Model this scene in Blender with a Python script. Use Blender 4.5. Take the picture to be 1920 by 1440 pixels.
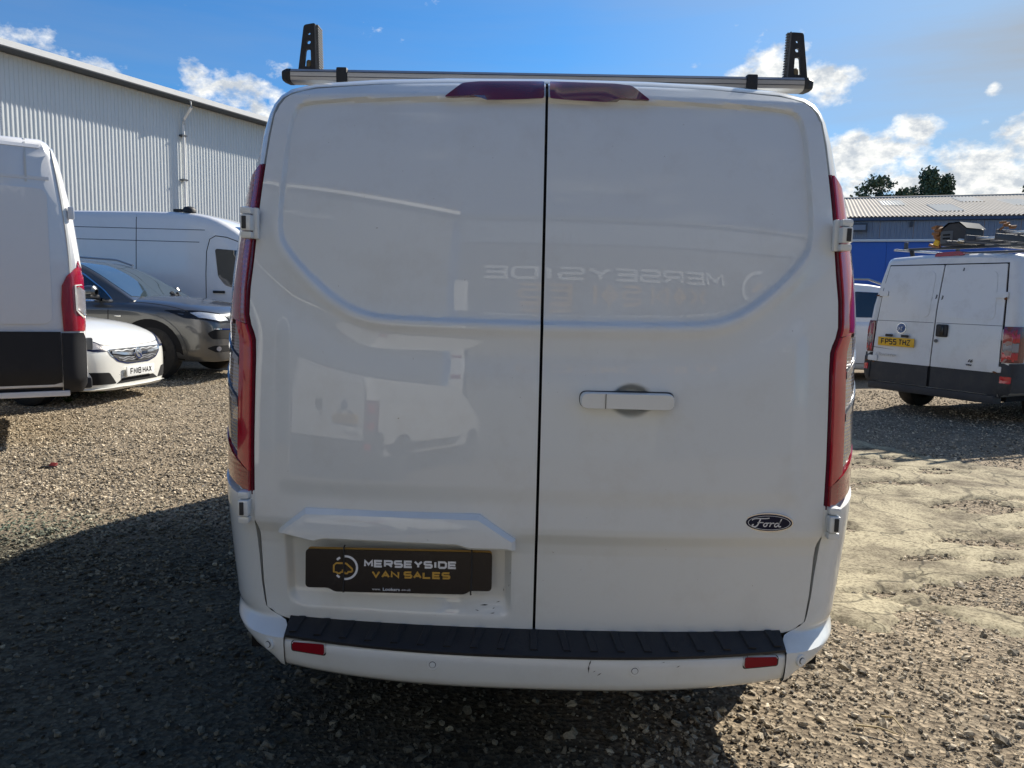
import bpy, bmesh, math, random
import numpy as np
from mathutils import Vector, Matrix, noise
from mathutils.bvhtree import BVHTree
from mathutils.geometry import delaunay_2d_cdt

random.seed(7); rng = np.random.default_rng(7)
R = math.radians
scene = bpy.context.scene
col = scene.collection
for o in list(bpy.data.objects): bpy.data.objects.remove(o)

# ------------------------------------------------------------------ camera
cd = bpy.data.cameras.new("camera"); cam = bpy.data.objects.new("camera", cd); col.objects.link(cam)
cd.sensor_width = 36.0; cd.lens = 27.04; cd.clip_start = 0.05; cd.clip_end = 3000
YAW, PITCH, ROLL = R(1.05), R(-6.7), R(1.3)
fw = Vector((-math.sin(YAW)*math.cos(PITCH), math.cos(YAW)*math.cos(PITCH), math.sin(PITCH)))
rt = Vector((math.cos(YAW), math.sin(YAW), 0)); up = rt.cross(fw)
cr = rt*math.cos(ROLL)+up*math.sin(ROLL); cu = -rt*math.sin(ROLL)+up*math.cos(ROLL)
cam.matrix_world = Matrix(((cr.x,cu.x,-fw.x,-0.04),(cr.y,cu.y,-fw.y,-2.09),(cr.z,cu.z,-fw.z,1.45),(0,0,0,1)))
scene.camera = cam

# ------------------------------------------------------------------ light, sky, exposure
SUN_AZ, SUN_EL = R(42.0), R(35.5)          # azimuth from +y towards +x
SUN_STRENGTH, SKY_STRENGTH, EXPOSURE = 5.0, 0.05, 0.76
sl = bpy.data.lights.new("sun", 'SUN'); sl.energy = SUN_STRENGTH; sl.angle = R(0.55); sl.color = (1.0, 0.93, 0.82)
so = bpy.data.objects.new("sun", sl); col.objects.link(so)
sdir = Vector((math.sin(SUN_AZ)*math.cos(SUN_EL), math.cos(SUN_AZ)*math.cos(SUN_EL), math.sin(SUN_EL)))
so.rotation_euler = sdir.to_track_quat('Z', 'Y').to_euler()
vs = scene.view_settings
scene.display_settings.display_device = 'sRGB'
vs.view_transform = 'Standard'; vs.look = 'None'; vs.gamma = 1.0; vs.use_curve_mapping = False; vs.exposure = EXPOSURE

world = bpy.data.worlds.new("World"); scene.world = world; world.use_nodes = True
wt = world.node_tree; wt.nodes.clear()
def WN(t, **k):
    n = wt.nodes.new(t)
    for a, b in k.items(): setattr(n, a, b)
    return n
def wmath(op, a, b=None, c=None, clamp=False):
    n = WN('ShaderNodeMath', operation=op); n.use_clamp = clamp
    for i, v in enumerate((a, b, c)):
        if v is None: continue
        if isinstance(v, (int, float)): n.inputs[i].default_value = v
        else: wt.links.new(v, n.inputs[i])
    return n.outputs[0]
sky = WN('ShaderNodeTexSky', sky_type='NISHITA'); sky.sun_disc = False
sky.sun_elevation = SUN_EL; sky.sun_rotation = SUN_AZ; sky.altitude = 20; sky.air_density = 1.0; sky.dust_density = .8; sky.ozone_density = 3.0
geo = WN('ShaderNodeTexCoord')
sep = WN('ShaderNodeSeparateXYZ'); wt.links.new(geo.outputs['Generated'], sep.inputs[0])
AZ = wmath('MULTIPLY', wmath('ARCTAN2', sep.outputs[0], sep.outputs[1]), 57.2958)
EL = wmath('MULTIPLY', wmath('ARCSINE', sep.outputs[2]), 57.2958)
# clouds: (azimuth, elevation, half width, half height, strength), in degrees
CLOUDS = [(23.6,9.6,3.6,1.9,1.0),(25.3,10.5,1.9,1.4,.9),(21.6,9.0,2.2,1.1,.8),(29.3,8.4,5.0,2.3,1.0),(33.5,8.6,5.0,2.6,1.0),(26.4,7.7,4.2,1.1,.85),
          (16.6,15.3,2.6,2.0,1.0),(19.9,14.4,2.4,1.5,.9),(14.4,14.2,1.6,.5,.6),(22.3,7.3,2.8,.9,.9),(31,7.0,5,1.4,.9),(29.9,12.9,.8,.45,.6),(40,7.5,5,3,.9),
          (-33.4,13.2,2.6,2.3,.8),(-27.6,13.7,2.5,1.0,.62),(-28.3,14.9,1.2,.6,.48),(-22.3,12.9,3.0,1.3,.62),(-19.9,11.6,2.8,1.7,.66),(-17.2,10.2,3.4,2.0,.7),(-17.7,14.6,.9,.6,.35),(-23.3,13.8,1.2,1.0,.75),
          (-8,9,5,2,.6),(6,8,6,2,.7)]
blob = None
for a0, e0, ra, re, st in CLOUDS:
    du = wmath('MULTIPLY', wmath('SUBTRACT', AZ, a0), 1/ra); dv = wmath('MULTIPLY', wmath('SUBTRACT', EL, e0), 1/re)
    d2 = wmath('ADD', wmath('MULTIPLY', du, du), wmath('MULTIPLY', dv, dv))
    m = wmath('MULTIPLY', wmath('SUBTRACT', 1.0, wmath('MULTIPLY', d2, .5)), st)
    m = wmath('MAXIMUM', m, 0.0)
    blob = m if blob is None else wmath('MAXIMUM', blob, m)
def wnoise(scale, detail, rough, sx=1, sz=1, off=0):
    mp = WN('ShaderNodeMapping'); mp.inputs['Scale'].default_value = (sx, sx, sz); mp.inputs['Location'].default_value = (off, off*.3, off*.7)
    wt.links.new(geo.outputs['Generated'], mp.inputs[0])
    n = WN('ShaderNodeTexNoise'); n.inputs['Scale'].default_value = scale; n.inputs['Detail'].default_value = detail; n.inputs['Roughness'].default_value = rough
    wt.links.new(mp.outputs[0], n.inputs['Vector']); return n.outputs['Fac']
n1 = wnoise(19, 9, .6, 1, 1.5); n2 = wnoise(42, 7, .62, 1, 1.6, 3.1)
dens = wmath('SUBTRACT', wmath('ADD', blob, wmath('MULTIPLY', wmath('SUBTRACT', n1, .5), 2.6)), .42)
# scattered fair-weather cloud over the rest of the sky (behind the camera)
gmask = wmath('MULTIPLY', wmath('SUBTRACT', wmath('ABSOLUTE', AZ), 50), .06, clamp=True)
gn = wnoise(3.2, 9, .58, 1, 2.6, 7.7)
gen = wmath('MULTIPLY', wmath('SUBTRACT', gn, .58), 6.0)
gen = wmath('MULTIPLY', wmath('MAXIMUM', gen, 0), gmask)
cov = wmath('SMOOTH_MAX', wmath('MULTIPLY', dens, 2.3), gen, .1)
cov = wmath('MINIMUM', wmath('MAXIMUM', cov, 0), .97)
veil = wnoise(2.6, 6, .6, .5, 4.5, 12.3)       # thin cirrus
vw = wmath('MULTIPLY', wmath('ADD', AZ, -2), 1/34, clamp=True); vw = wmath('MULTIPLY', vw, wmath('MULTIPLY', wmath('SUBTRACT', 90, AZ), 1/30, clamp=True))
veil = wmath('ADD', wmath('MULTIPLY', wmath('SUBTRACT', veil, .40), .55, clamp=True), wmath('MULTIPLY', wmath('MULTIPLY', vw, .86), wmath('ADD', .62, wmath('MULTIPLY', veil, .7))))

shade = WN('ShaderNodeMapRange'); shade.inputs['From Min'].default_value = .36; shade.inputs['From Max'].default_value = .62
shade.inputs['To Min'].default_value = 0; shade.inputs['To Max'].default_value = 1
wt.links.new(n2, shade.inputs['Value'])
ccol = WN('ShaderNodeMixRGB'); ccol.inputs[1].default_value = (7.0,7.6,8.3,1); ccol.inputs[2].default_value = (14.0,13.8,13.0,1)
wt.links.new(shade.outputs[0], ccol.inputs[0])
mix = WN('ShaderNodeMixRGB'); wt.links.new(cov, mix.inputs[0])
skt = WN('ShaderNodeMixRGB', blend_type='MULTIPLY'); skt.inputs[0].default_value = 1; skt.inputs[2].default_value = (.48,1.09,1.62,1); wt.links.new(sky.outputs[0], skt.inputs[1]); vmx = WN('ShaderNodeMixRGB'); vmx.inputs[2].default_value = (5.0,5.25,5.5,1); wt.links.new(veil, vmx.inputs[0]); wt.links.new(skt.outputs[0], vmx.inputs[1]); wt.links.new(vmx.outputs[0], mix.inputs[1]); wt.links.new(ccol.outputs[0], mix.inputs[2])
bg = WN('ShaderNodeBackground'); bg.inputs['Strength'].default_value = SKY_STRENGTH
wt.links.new(mix.outputs[0], bg.inputs['Color'])
wo = WN('ShaderNodeOutputWorld'); wt.links.new(bg.outputs[0], wo.inputs[0])

# ------------------------------------------------------------------ materials
MATS = {}
def mat(name, color=(.5,.5,.5), rough=.5, metal=0.0, coat=0.0, var=0.0, vscale=8.0, bump=0.0, bscale=60.0, spec=.5, dirt=None, specks=None, wave=None, coatrough=.03, trans=0.0, ior=1.45):
    if name in MATS: return MATS[name]
    m = bpy.data.materials.new(name); m.use_nodes = True; MATS[name] = m
    nt = m.node_tree; p = nt.nodes['Principled BSDF']
    p.inputs['Base Color'].default_value = (*color, 1); p.inputs['Roughness'].default_value = rough
    p.inputs['Metallic'].default_value = metal; p.inputs['Coat Weight'].default_value = coat; p.inputs['Coat Roughness'].default_value = coatrough
    p.inputs['Specular IOR Level'].default_value = spec; p.inputs['IOR'].default_value = ior
    p.inputs['Transmission Weight'].default_value = trans
    tc = nt.nodes.new('ShaderNodeTexCoord'); src = None
    def noise_(scale, detail=6, rough_=.6):
        n = nt.nodes.new('ShaderNodeTexNoise'); n.inputs['Scale'].default_value = scale; n.inputs['Detail'].default_value = detail; n.inputs['Roughness'].default_value = rough_
        nt.links.new(tc.outputs['Object'], n.inputs['Vector']); return n.outputs['Fac']
    cur = None
    if var:
        mx = nt.nodes.new('ShaderNodeMixRGB')
        mx.inputs[1].default_value = (*[c*(1-var) for c in color], 1); mx.inputs[2].default_value = (*[min(1, c*(1+var)) for c in color], 1)
        nt.links.new(noise_(vscale), mx.inputs[0]); cur = mx.outputs[0]
    if dirt:   # (colour, amount, scale): patchy dirt film
        dc, amt, ds = dirt
        mr = nt.nodes.new('ShaderNodeMapRange'); mr.inputs['From Min'].default_value = .5; mr.inputs['From Max'].default_value = .8; mr.inputs['To Max'].default_value = amt
        nt.links.new(noise_(ds, 9, .7), mr.inputs['Value'])
        mx = nt.nodes.new('ShaderNodeMixRGB'); mx.inputs[2].default_value = (*dc, 1)
        nt.links.new(mr.outputs[0], mx.inputs[0])
        if cur: nt.links.new(cur, mx.inputs[1])
        else: mx.inputs[1].default_value = (*color, 1)
        cur = mx.outputs[0]
    if specks:   # (colour, threshold, scale)
        mr = nt.nodes.new('ShaderNodeMapRange'); mr.inputs['From Min'].default_value = specks[1]; mr.inputs['From Max'].default_value = specks[1]+.04; mr.inputs['To Max'].default_value = .7
        nt.links.new(noise_(specks[2], 2, .5), mr.inputs['Value'])
        mx = nt.nodes.new('ShaderNodeMixRGB'); mx.inputs[2].default_value = (*specks[0], 1); nt.links.new(mr.outputs[0], mx.inputs[0])
        if cur: nt.links.new(cur, mx.inputs[1])
        else: mx.inputs[1].default_value = (*color, 1)
        cur = mx.outputs[0]
    if cur: nt.links.new(cur, p.inputs['Base Color'])
    h = None
    if bump: h = noise_(bscale, 4, .6); bd = bump
    if wave:   # (axis, scale, strength) fine ribs
        w = nt.nodes.new('ShaderNodeTexWave'); w.bands_direction = wave[0]; w.inputs['Scale'].default_value = wave[1]
        nt.links.new(tc.outputs['Object'], w.inputs['Vector']); h = w.outputs['Fac']; bd = wave[2]
    if h:
        b = nt.nodes.new('ShaderNodeBump'); b.inputs['Strength'].default_value = bd; b.inputs['Distance'].default_value = .01
        nt.links.new(h, b.inputs['Height']); nt.links.new(b.outputs[0], p.inputs['Normal'])
    return m

M = dict(
 white=mat('white_paint', (.69,.73,.735), .38, coat=1.0, coatrough=.01, var=.015, vscale=3, dirt=((.40,.36,.29), .22, 6), specks=((.22,.19,.15), .775, 75)),
 white2=mat('white_paint_weathered', (.68,.69,.69), .45, coat=.6, coatrough=.08, var=.03, vscale=3, dirt=((.30,.26,.20), .35, 4)),
 white3=mat('white_paint_plain', (.74,.745,.75), .4, coat=.9, coatrough=.03, dirt=((.4,.36,.3), .12, 3)),
 cream=mat('white_paint_bright', (.64,.64,.60), .35, coat=1, coatrough=.02),
 black=mat('black_plastic', (.018,.019,.022), .55, var=.15, vscale=20, bump=.15, bscale=260, dirt=((.09,.08,.07), .25, 7)),
 blackgloss=mat('black_gloss', (.01,.01,.012), .2),
 dark=mat('dark_void', (.006,.006,.007), .9),
 rubber=mat('tyre_rubber', (.018,.017,.016), .8, var=.2, vscale=30, dirt=((.10,.085,.065), .5, 6)),
 greyplastic=mat('grey_plastic', (.10,.105,.11), .55, bump=.1, bscale=200),
 inkplastic=mat('ink_plastic', (.011,.012,.016), .6, bump=.1, bscale=200, dirt=((.05,.045,.04), .2, 5)),
 darkplastic=mat('charcoal_plastic', (.032,.034,.038), .6, bump=.15, bscale=200, dirt=((.10,.09,.075), .45, 5)),
 red=mat('red_lens', (.30,.003,.018), .12, coat=1, coatrough=.02, spec=.6, var=.25, vscale=9, wave=('Z', 22, .08)),
 redbright=mat('red_lens_bright', (.50,.004,.022), .10, coat=1, var=.2, vscale=12),
 reflred=mat('red_reflector', (.22,.003,.012), .3, spec=.25),
 darkred=mat('dark_red_lens', (.12,.004,.018), .12, coat=1, coatrough=.03, var=.3, vscale=12),
 clear=mat('clear_lens', (.30,.28,.28), .22, metal=.45, coat=1, coatrough=.03, var=.25, vscale=14, wave=('Z', 30, .3)),
 dimlens=mat('lens_divider', (.20,.22,.25), .25, metal=.5, coat=1),
 lampbright=mat('lamp_bowl', (.62,.65,.68), .25, metal=.5, coat=1, var=.35, vscale=30),
 smoke=mat('smoked_lens', (.16,.12,.125), .2, metal=.3, coat=1, var=.2, vscale=16, wave=('Z', 36, .3)),
 silver=mat('aluminium', (.50,.51,.52), .35, metal=.85, var=.08, vscale=12),
 satin=mat('anodised_bar', (.42,.43,.45), .42, metal=.75, var=.10, vscale=10, dirt=((.2,.19,.17),.2,9)),
 chrome=mat('chrome', (.75,.76,.78), .08, metal=1.0),
 brass=mat('tan_plastic', (.22,.17,.09), .5),
 glass=mat('dark_glass', (.012,.016,.02), .04, coat=1, spec=.8),
 screen=mat('windscreen_glass', (.045,.065,.078), .03, coat=1, spec=.9),
 grey=mat('grey_metallic', (.094,.096,.098), .30, metal=.55, coat=1, coatrough=.02, var=.04, dirt=((.16,.14,.11), .15, 3)),
 rim=mat('black_rim', (.012,.012,.013), .35, metal=.3),
 plate=mat('plate_black', (.005,.006,.011), .22, var=.2, vscale=18, dirt=((.028,.028,.036), .4, 12)),
 plateyellow=mat('plate_yellow', (.72,.42,.02), .35, dirt=((.3,.2,.06), .3, 9)),
 platewhite=mat('plate_white', (.72,.73,.72), .35),
 letterw=mat('letter_white', (.72,.73,.75), .45), lettery=mat('letter_gold', (.52,.30,.05), .45), letterk=mat('letter_black', (.015,.015,.016), .5),
 goldstrip=mat('gold_backing', (.30,.17,.03), .4),
 badgeblue=mat('badge_blue', (.004,.008,.032), .30, spec=.25), badgesky=mat('badge_sky', (.02,.07,.22), .2, coat=1),
 rust=mat('rust', (.16,.06,.02), .9, var=.4, vscale=60),
 scuff=mat('scuff_mark', (.05,.05,.05), .8),
 cladwhite=mat('cladding_white', (.68,.71,.71), .45, var=.05, vscale=.6, dirt=((.45,.45,.43), .25, .9)),
 cladgrey=mat('cladding_grey', (.20,.245,.32), .5, var=.06, vscale=1.0, dirt=((.3,.3,.3), .2, 1.2)),
 cladgreyd=mat('cladding_slate', (.075,.09,.11), .5, var=.06, vscale=1.0),
 blue=mat('blue_sheet', (.045,.14,.50), .5, var=.12, vscale=.5, dirt=((.08,.17,.45), .35, 1.1)),
 bluedark=mat('blue_fascia', (.05,.085,.16), .5, var=.1, vscale=1),
 trim=mat('white_trim', (.78,.78,.76), .4, dirt=((.4,.38,.34), .2, 3)),
 gutter=mat('grey_gutter', (.05,.06,.075), .5),
 asb=mat('fibre_cement', (.40,.37,.32), .85, var=.14, vscale=.5, dirt=((.24,.22,.18), .5, .8)),
 rooflight=mat('roof_light', (.62,.60,.52), .5, var=.08, vscale=2),
 concrete=mat('grey_render', (.20,.20,.195), .85, var=.08, vscale=1),
 shutter=mat('shutter_grey', (.085,.085,.09), .5, var=.05, vscale=1),
 orange=mat('orange_tarp', (.26,.12,.045), .7, var=.35, vscale=14),
 bark=mat('bark', (.07,.055,.04), .9, var=.2),
 straw=mat('straw', (.42,.33,.18), .8),
 leafred=mat('red_scrap', (.16,.015,.012), .6),
 weed=mat('weed_leaf', (.09,.14,.02), .7, var=.3, vscale=20),
)
def leafmat(name, a, b):
    m = bpy.data.materials.new(name); m.use_nodes = True; nt = m.node_tree; p = nt.nodes['Principled BSDF']
    at = nt.nodes.new('ShaderNodeAttribute'); at.attribute_name = 'tint'
    mx = nt.nodes.new('ShaderNodeMixRGB'); mx.inputs[1].default_value = (*a,1); mx.inputs[2].default_value = (*b,1)
    nt.links.new(at.outputs['Fac'], mx.inputs[0]); nt.links.new(mx.outputs[0], p.inputs['Base Color']); p.inputs['Roughness'].default_value = .7
    return m
M['leaf'] = leafmat('tree_leaf', (.035,.065,.048), (.095,.14,.07))

# ------------------------------------------------------------------ mesh helpers
class MB:
    def __init__(s): s.v = []; s.f = []
    def add(s, vs, fs):
        n = len(s.v); s.v += [tuple(map(float, p)) for p in vs]; s.f += [tuple(i+n for i in f) for f in fs]; return s
    def box(s, c, d, rot=None, bev=0.0):
        x, y, z = (q/2 for q in d)
        if bev:
            b = bev; vs = []
            bm = bmesh.new(); bmesh.ops.create_cube(bm, size=1)
            for v in bm.verts: v.co = Vector((v.co.x*d[0], v.co.y*d[1], v.co.z*d[2]))
            bmesh.ops.bevel(bm, geom=bm.edges[:], offset=b, segments=2, profile=.6, affect='EDGES')
            vs = [v.co.copy() for v in bm.verts]; bm.verts.index_update()
            fs = [[v.index for v in f.verts] for f in bm.faces]; bm.free()
        else:
            vs = [Vector((i*x, j*y, k*z)) for i in (-1,1) for j in (-1,1) for k in (-1,1)]
            fs = [(0,1,3,2),(4,6,7,5),(0,4,5,1),(2,3,7,6),(0,2,6,4),(1,5,7,3)]
        if rot is not None: vs = [rot @ v for v in vs]
        return s.add([v+Vector(c) for v in vs], fs)
    def tube(s, pts, r, n=8, cap=True, rr=None):
        pts = [Vector(p) for p in pts]; rings = []
        for i, p in enumerate(pts):
            t = (pts[min(i+1, len(pts)-1)]-pts[max(i-1, 0)]).normalized()
            a = t.orthogonal().normalized() if abs(t.z) > .9 else t.cross(Vector((0,0,1))).normalized()
            b = t.cross(a); q = rr[i] if rr else r
            rings.append([p+(a*math.cos(k*2*math.pi/n)+b*math.sin(k*2*math.pi/n))*q for k in range(n)])
        vs = [p for r_ in rings for p in r_]; fs = []
        for i in range(len(rings)-1):
            for k in range(n): fs.append((i*n+k, i*n+(k+1)%n, (i+1)*n+(k+1)%n, (i+1)*n+k))
        if cap: fs.append(tuple(range(n))[::-1]); fs.append(tuple((len(rings)-1)*n+k for k in range(n)))
        return s.add(vs, fs)
    def prism(s, poly, axis, a, b):
        """poly in the plane across axis ('x': (y,z), 'y': (x,z), 'z': (x,y)), from a to b"""
        def P(p, q): return {'x': (q,p[0],p[1]), 'y': (p[0],q,p[1]), 'z': (p[0],p[1],q)}[axis]
        n = len(poly); vs = [P(p, a) for p in poly]+[P(p, b) for p in poly]
        fs = [tuple(range(n)), tuple(range(2*n-1, n-1, -1))]+[(i, i+n, (i+1)%n+n, (i+1)%n) for i in range(n)]
        return s.add(vs, fs)
    def lathe(s, prof, c, axis='x', n=32, closed=False):
        """prof: (axial, radius) list"""
        vs = []; fs = []; m = len(prof)
        for a, r in prof:
            for k in range(n):
                u, w = r*math.cos(k*2*math.pi/n), r*math.sin(k*2*math.pi/n)
                vs.append(Vector(c)+Vector({'x': (a,u,w), 'y': (u,a,w), 'z': (u,w,a)}[axis]))
        for i in range(m-1+(1 if closed else 0)):
            j = (i+1) % m
            for k in range(n): fs.append((i*n+k, i*n+(k+1)%n, j*n+(k+1)%n, j*n+k))
        return s.add(vs, fs)
    def grid(s, P):
        nr, nc = len(P), len(P[0])
        return s.add([p for r in P for p in r], [(i*nc+j, i*nc+j+1, (i+1)*nc+j+1, (i+1)*nc+j) for i in range(nr-1) for j in range(nc-1)])
    def build(s, name, m, parent=None, smooth=40, fix=True):
        me = bpy.data.meshes.new(name); me.from_pydata(s.v, [], s.f)
        if fix:
            bm = bmesh.new(); bm.from_mesh(me); bmesh.ops.recalc_face_normals(bm, faces=bm.faces[:]); bm.to_mesh(me); bm.free()
        return link(name, me, m, parent, smooth)
def link(name, me, m, parent=None, smooth=40):
    me.materials.clear()
    if m: me.materials.append(m)
    if smooth and len(me.polygons):
        me.polygons.foreach_set('use_smooth', [True]*len(me.polygons))
        try: me.set_sharp_from_angle(angle=R(smooth))
        except Exception: pass
    me.update(); o = bpy.data.objects.new(name, me); col.objects.link(o)
    if parent: o.parent = parent
    return o
def thing(name, label, cat, loc=(0,0,0), az=0.0, group=None):
    """an Empty at the thing's base; az = compass heading of its local +y"""
    o = bpy.data.objects.new(name, None); col.objects.link(o); o.empty_display_size = .2
    o.location = loc; o.rotation_euler = (0,0,-az); tag(o, label, cat, group); return o
def tag(o, label, cat, group=None):
    o['label'] = label; o['category'] = cat
    if group: o['group'] = group
    return o
def struct(o): o['kind'] = 'structure'; return o
def stuff(o): o['kind'] = 'stuff'; return o
def copy_tree(o, parent=None):
    c = o.copy(); col.objects.link(c); c.parent = parent
    for ch in list(o.children): copy_tree(ch, c)
    return c
def interp(x, tab): 
    t = np.asarray(tab, float); return np.interp(x, t[:,0], t[:,1])
def round_poly(pts, r=.02, n=4):
    out = []; k = len(pts)
    for i in range(k):
        p = Vector(pts[i]).to_2d(); a = Vector(pts[i-1]).to_2d(); b = Vector(pts[(i+1)%k]).to_2d()
        da, db = a-p, b-p; rr = min(r, da.length*.45, db.length*.45)
        s, e = p+da.normalized()*rr, p+db.normalized()*rr
        for j in range(n+1):
            t = j/n; q = s*(1-t)**2+p*2*t*(1-t)+e*t*t; out.append((q.x, q.y))
    return out
def smooth_line(pts, n=3):
    pts = [np.array(p, float) for p in pts]
    for _ in range(n):
        q = [pts[0]]
        for a, b in zip(pts[:-1], pts[1:]): q += [a*.75+b*.25, a*.25+b*.75]
        q.append(pts[-1]); pts = q
    return pts
def stroke(pts, w):
    """a 2-D polyline widened to a polygon"""
    P = [np.array(p, float) for p in pts]; L = []; Rr = []
    for i, p in enumerate(P):
        t = P[min(i+1, len(P)-1)]-P[max(i-1, 0)]; t = t/(np.linalg.norm(t)+1e-9); nrm = np.array((-t[1], t[0]))
        ww = w[i] if isinstance(w, (list, tuple)) else w
        L.append(tuple(p+nrm*ww/2)); Rr.append(tuple(p-nrm*ww/2))
    return L+Rr[::-1]

# --- conforming patches: a 2-D outline laid onto a body and given thickness
AX = {'y-': (lambda a,b: Vector((a,-50,b)), Vector((0,1,0))), 'y+': (lambda a,b: Vector((a,50,b)), Vector((0,-1,0))),
      'x-': (lambda a,b: Vector((-50,a,b)), Vector((1,0,0))), 'x+': (lambda a,b: Vector((50,a,b)), Vector((-1,0,0))),
      'z+': (lambda a,b: Vector((a,b,50)), Vector((0,0,-1)))}
def bvh_of(*objs):
    vs, fs = [], []
    for o in objs:
        n = len(vs); vs += [v.co.copy() for v in o.data.vertices]; fs += [[i+n for i in p.vertices] for p in o.data.polygons]
    return BVHTree.FromPolygons(vs, fs)
def patch(bvh, poly, axis, name, m, parent, off=.006, skirt=.012, res=.06, hole=None, smooth=40, at=None, maxoff=None):
    org, d = AX[axis]; poly = [Vector(p).to_2d() for p in poly]
    P = []
    n = len(poly)
    for i in range(n):
        a, b = poly[i], poly[(i+1)%n]; k = max(1, int((b-a).length/res))
        P += [a.lerp(b, j/k) for j in range(k)]
    nb = len(P); edges = [(i, (i+1)%nb) for i in range(nb)]
    xs = [p.x for p in P]; ys = [p.y for p in P]
    inner = []
    def inside(q):
        c = False
        for i in range(nb):
            a, b = P[i], P[(i+1)%nb]
            if (a.y > q.y) != (b.y > q.y) and q.x < (b.x-a.x)*(q.y-a.y)/(b.y-a.y+1e-12)+a.x: c = not c
        return c
    gx = int((max(xs)-min(xs))/res); gy = int((max(ys)-min(ys))/res)
    for i in range(1, gx+1):
        for j in range(1, gy+1):
            q = Vector((min(xs)+i*(max(xs)-min(xs))/(gx+1), min(ys)+j*(max(ys)-min(ys))/(gy+1)))
            if inside(q) and min((q-p).length for p in P) > res*.35: inner.append(q)
    vco, _e, fcs, *_ = delaunay_2d_cdt(P+inner, edges, [], 1, 1e-5)
    pts, nrms = [], []; last = None
    for q in vco:
        h = bvh.ray_cast(org(q.x, q.y), d)
        if h[0] is None:
            h = bvh.find_nearest((org(q.x, q.y)+d*(50 if last is None else (last-org(q.x,q.y)).dot(d))))
            pt, nm = h[0], -d
        else: pt, nm = h[0], h[1]
        if nm.dot(d) > 0: nm = -nm
        last = pt; pts.append(pt); nrms.append(nm)
    mb = MB(); top = [p+nm*off for p, nm in zip(pts, nrms)]
    mb.add(top, [tuple(f) for f in fcs])
    cnt = {}
    for f in fcs:
        for i in range(len(f)):
            a, b = f[i], f[(i+1)%len(f)]; cnt[(a,b)] = 1
    bd = [(a,b) for (a,b) in cnt if (b,a) not in cnt]
    for a, b in bd:
        mb.add([top[a], top[b], pts[b]-nrms[b]*(skirt-off), pts[a]-nrms[a]*(skirt-off)], [(0,1,2,3)])
    bm = bmesh.new(); me = bpy.data.meshes.new(name); me.from_pydata(mb.v, [], mb.f)
    bm.from_mesh(me); bmesh.ops.remove_doubles(bm, verts=bm.verts[:], dist=1e-5); bmesh.ops.recalc_face_normals(bm, faces=bm.faces[:])
    bm.to_mesh(me); bm.free()
    return link(name, me, m, parent, smooth)
def seam(bvh, pts, axis, parent, w=.010, m=None, name='panel_gap', off=.002, res=.05):
    return patch(bvh, stroke(pts, w), axis, name, m or M['dark'], parent, off=off, skirt=.004, res=res)

# --- lettering
_tc = 0
def text(s, name, m, parent, origin, right, upv, h, width=None, depth=.002, bold=.0, shear=0.0, align='CENTER', spacing=1.0):
    """flat raised lettering: h is the cap height, width (if given) the overall width"""
    cu_ = bpy.data.curves.new(name, 'FONT'); cu_.body = s; cu_.size = 1.0; cu_.extrude = 0; cu_.offset = bold; cu_.shear = shear; cu_.space_character = spacing
    cu_.resolution_u = 3
    to = bpy.data.objects.new(name, cu_); col.objects.link(to)
    me = bpy.data.meshes.new_from_object(to.evaluated_get(bpy.context.evaluated_depsgraph_get()))
    bpy.data.objects.remove(to); bpy.data.curves.remove(cu_)
    co = np.array([v.co[:] for v in me.vertices]); x0, x1, y0, y1 = co[:,0].min(), co[:,0].max(), 0.0, .73
    sy = h/(y1-y0); sx = (width/(x1-x0)) if width else sy
    right = Vector(right).normalized(); upv = Vector(upv).normalized(); nrm = right.cross(upv)
    org = Vector(origin); mx = (x0+x1)/2 if align == 'CENTER' else x0
    bm = bmesh.new(); bm.from_mesh(me)
    for v in bm.verts: v.co = org+right*((v.co.x-mx)*sx)+upv*((v.co.y-.365)*sy)
    r = bmesh.ops.extrude_face_region(bm, geom=bm.faces[:])
    for g in r['geom']:
        if isinstance(g, bmesh.types.BMVert): g.co += nrm*depth
    bmesh.ops.recalc_face_normals(bm, faces=bm.faces[:])
    bm.to_mesh(me); bm.free()
    return link(name, me, m, parent, 0)

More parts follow.
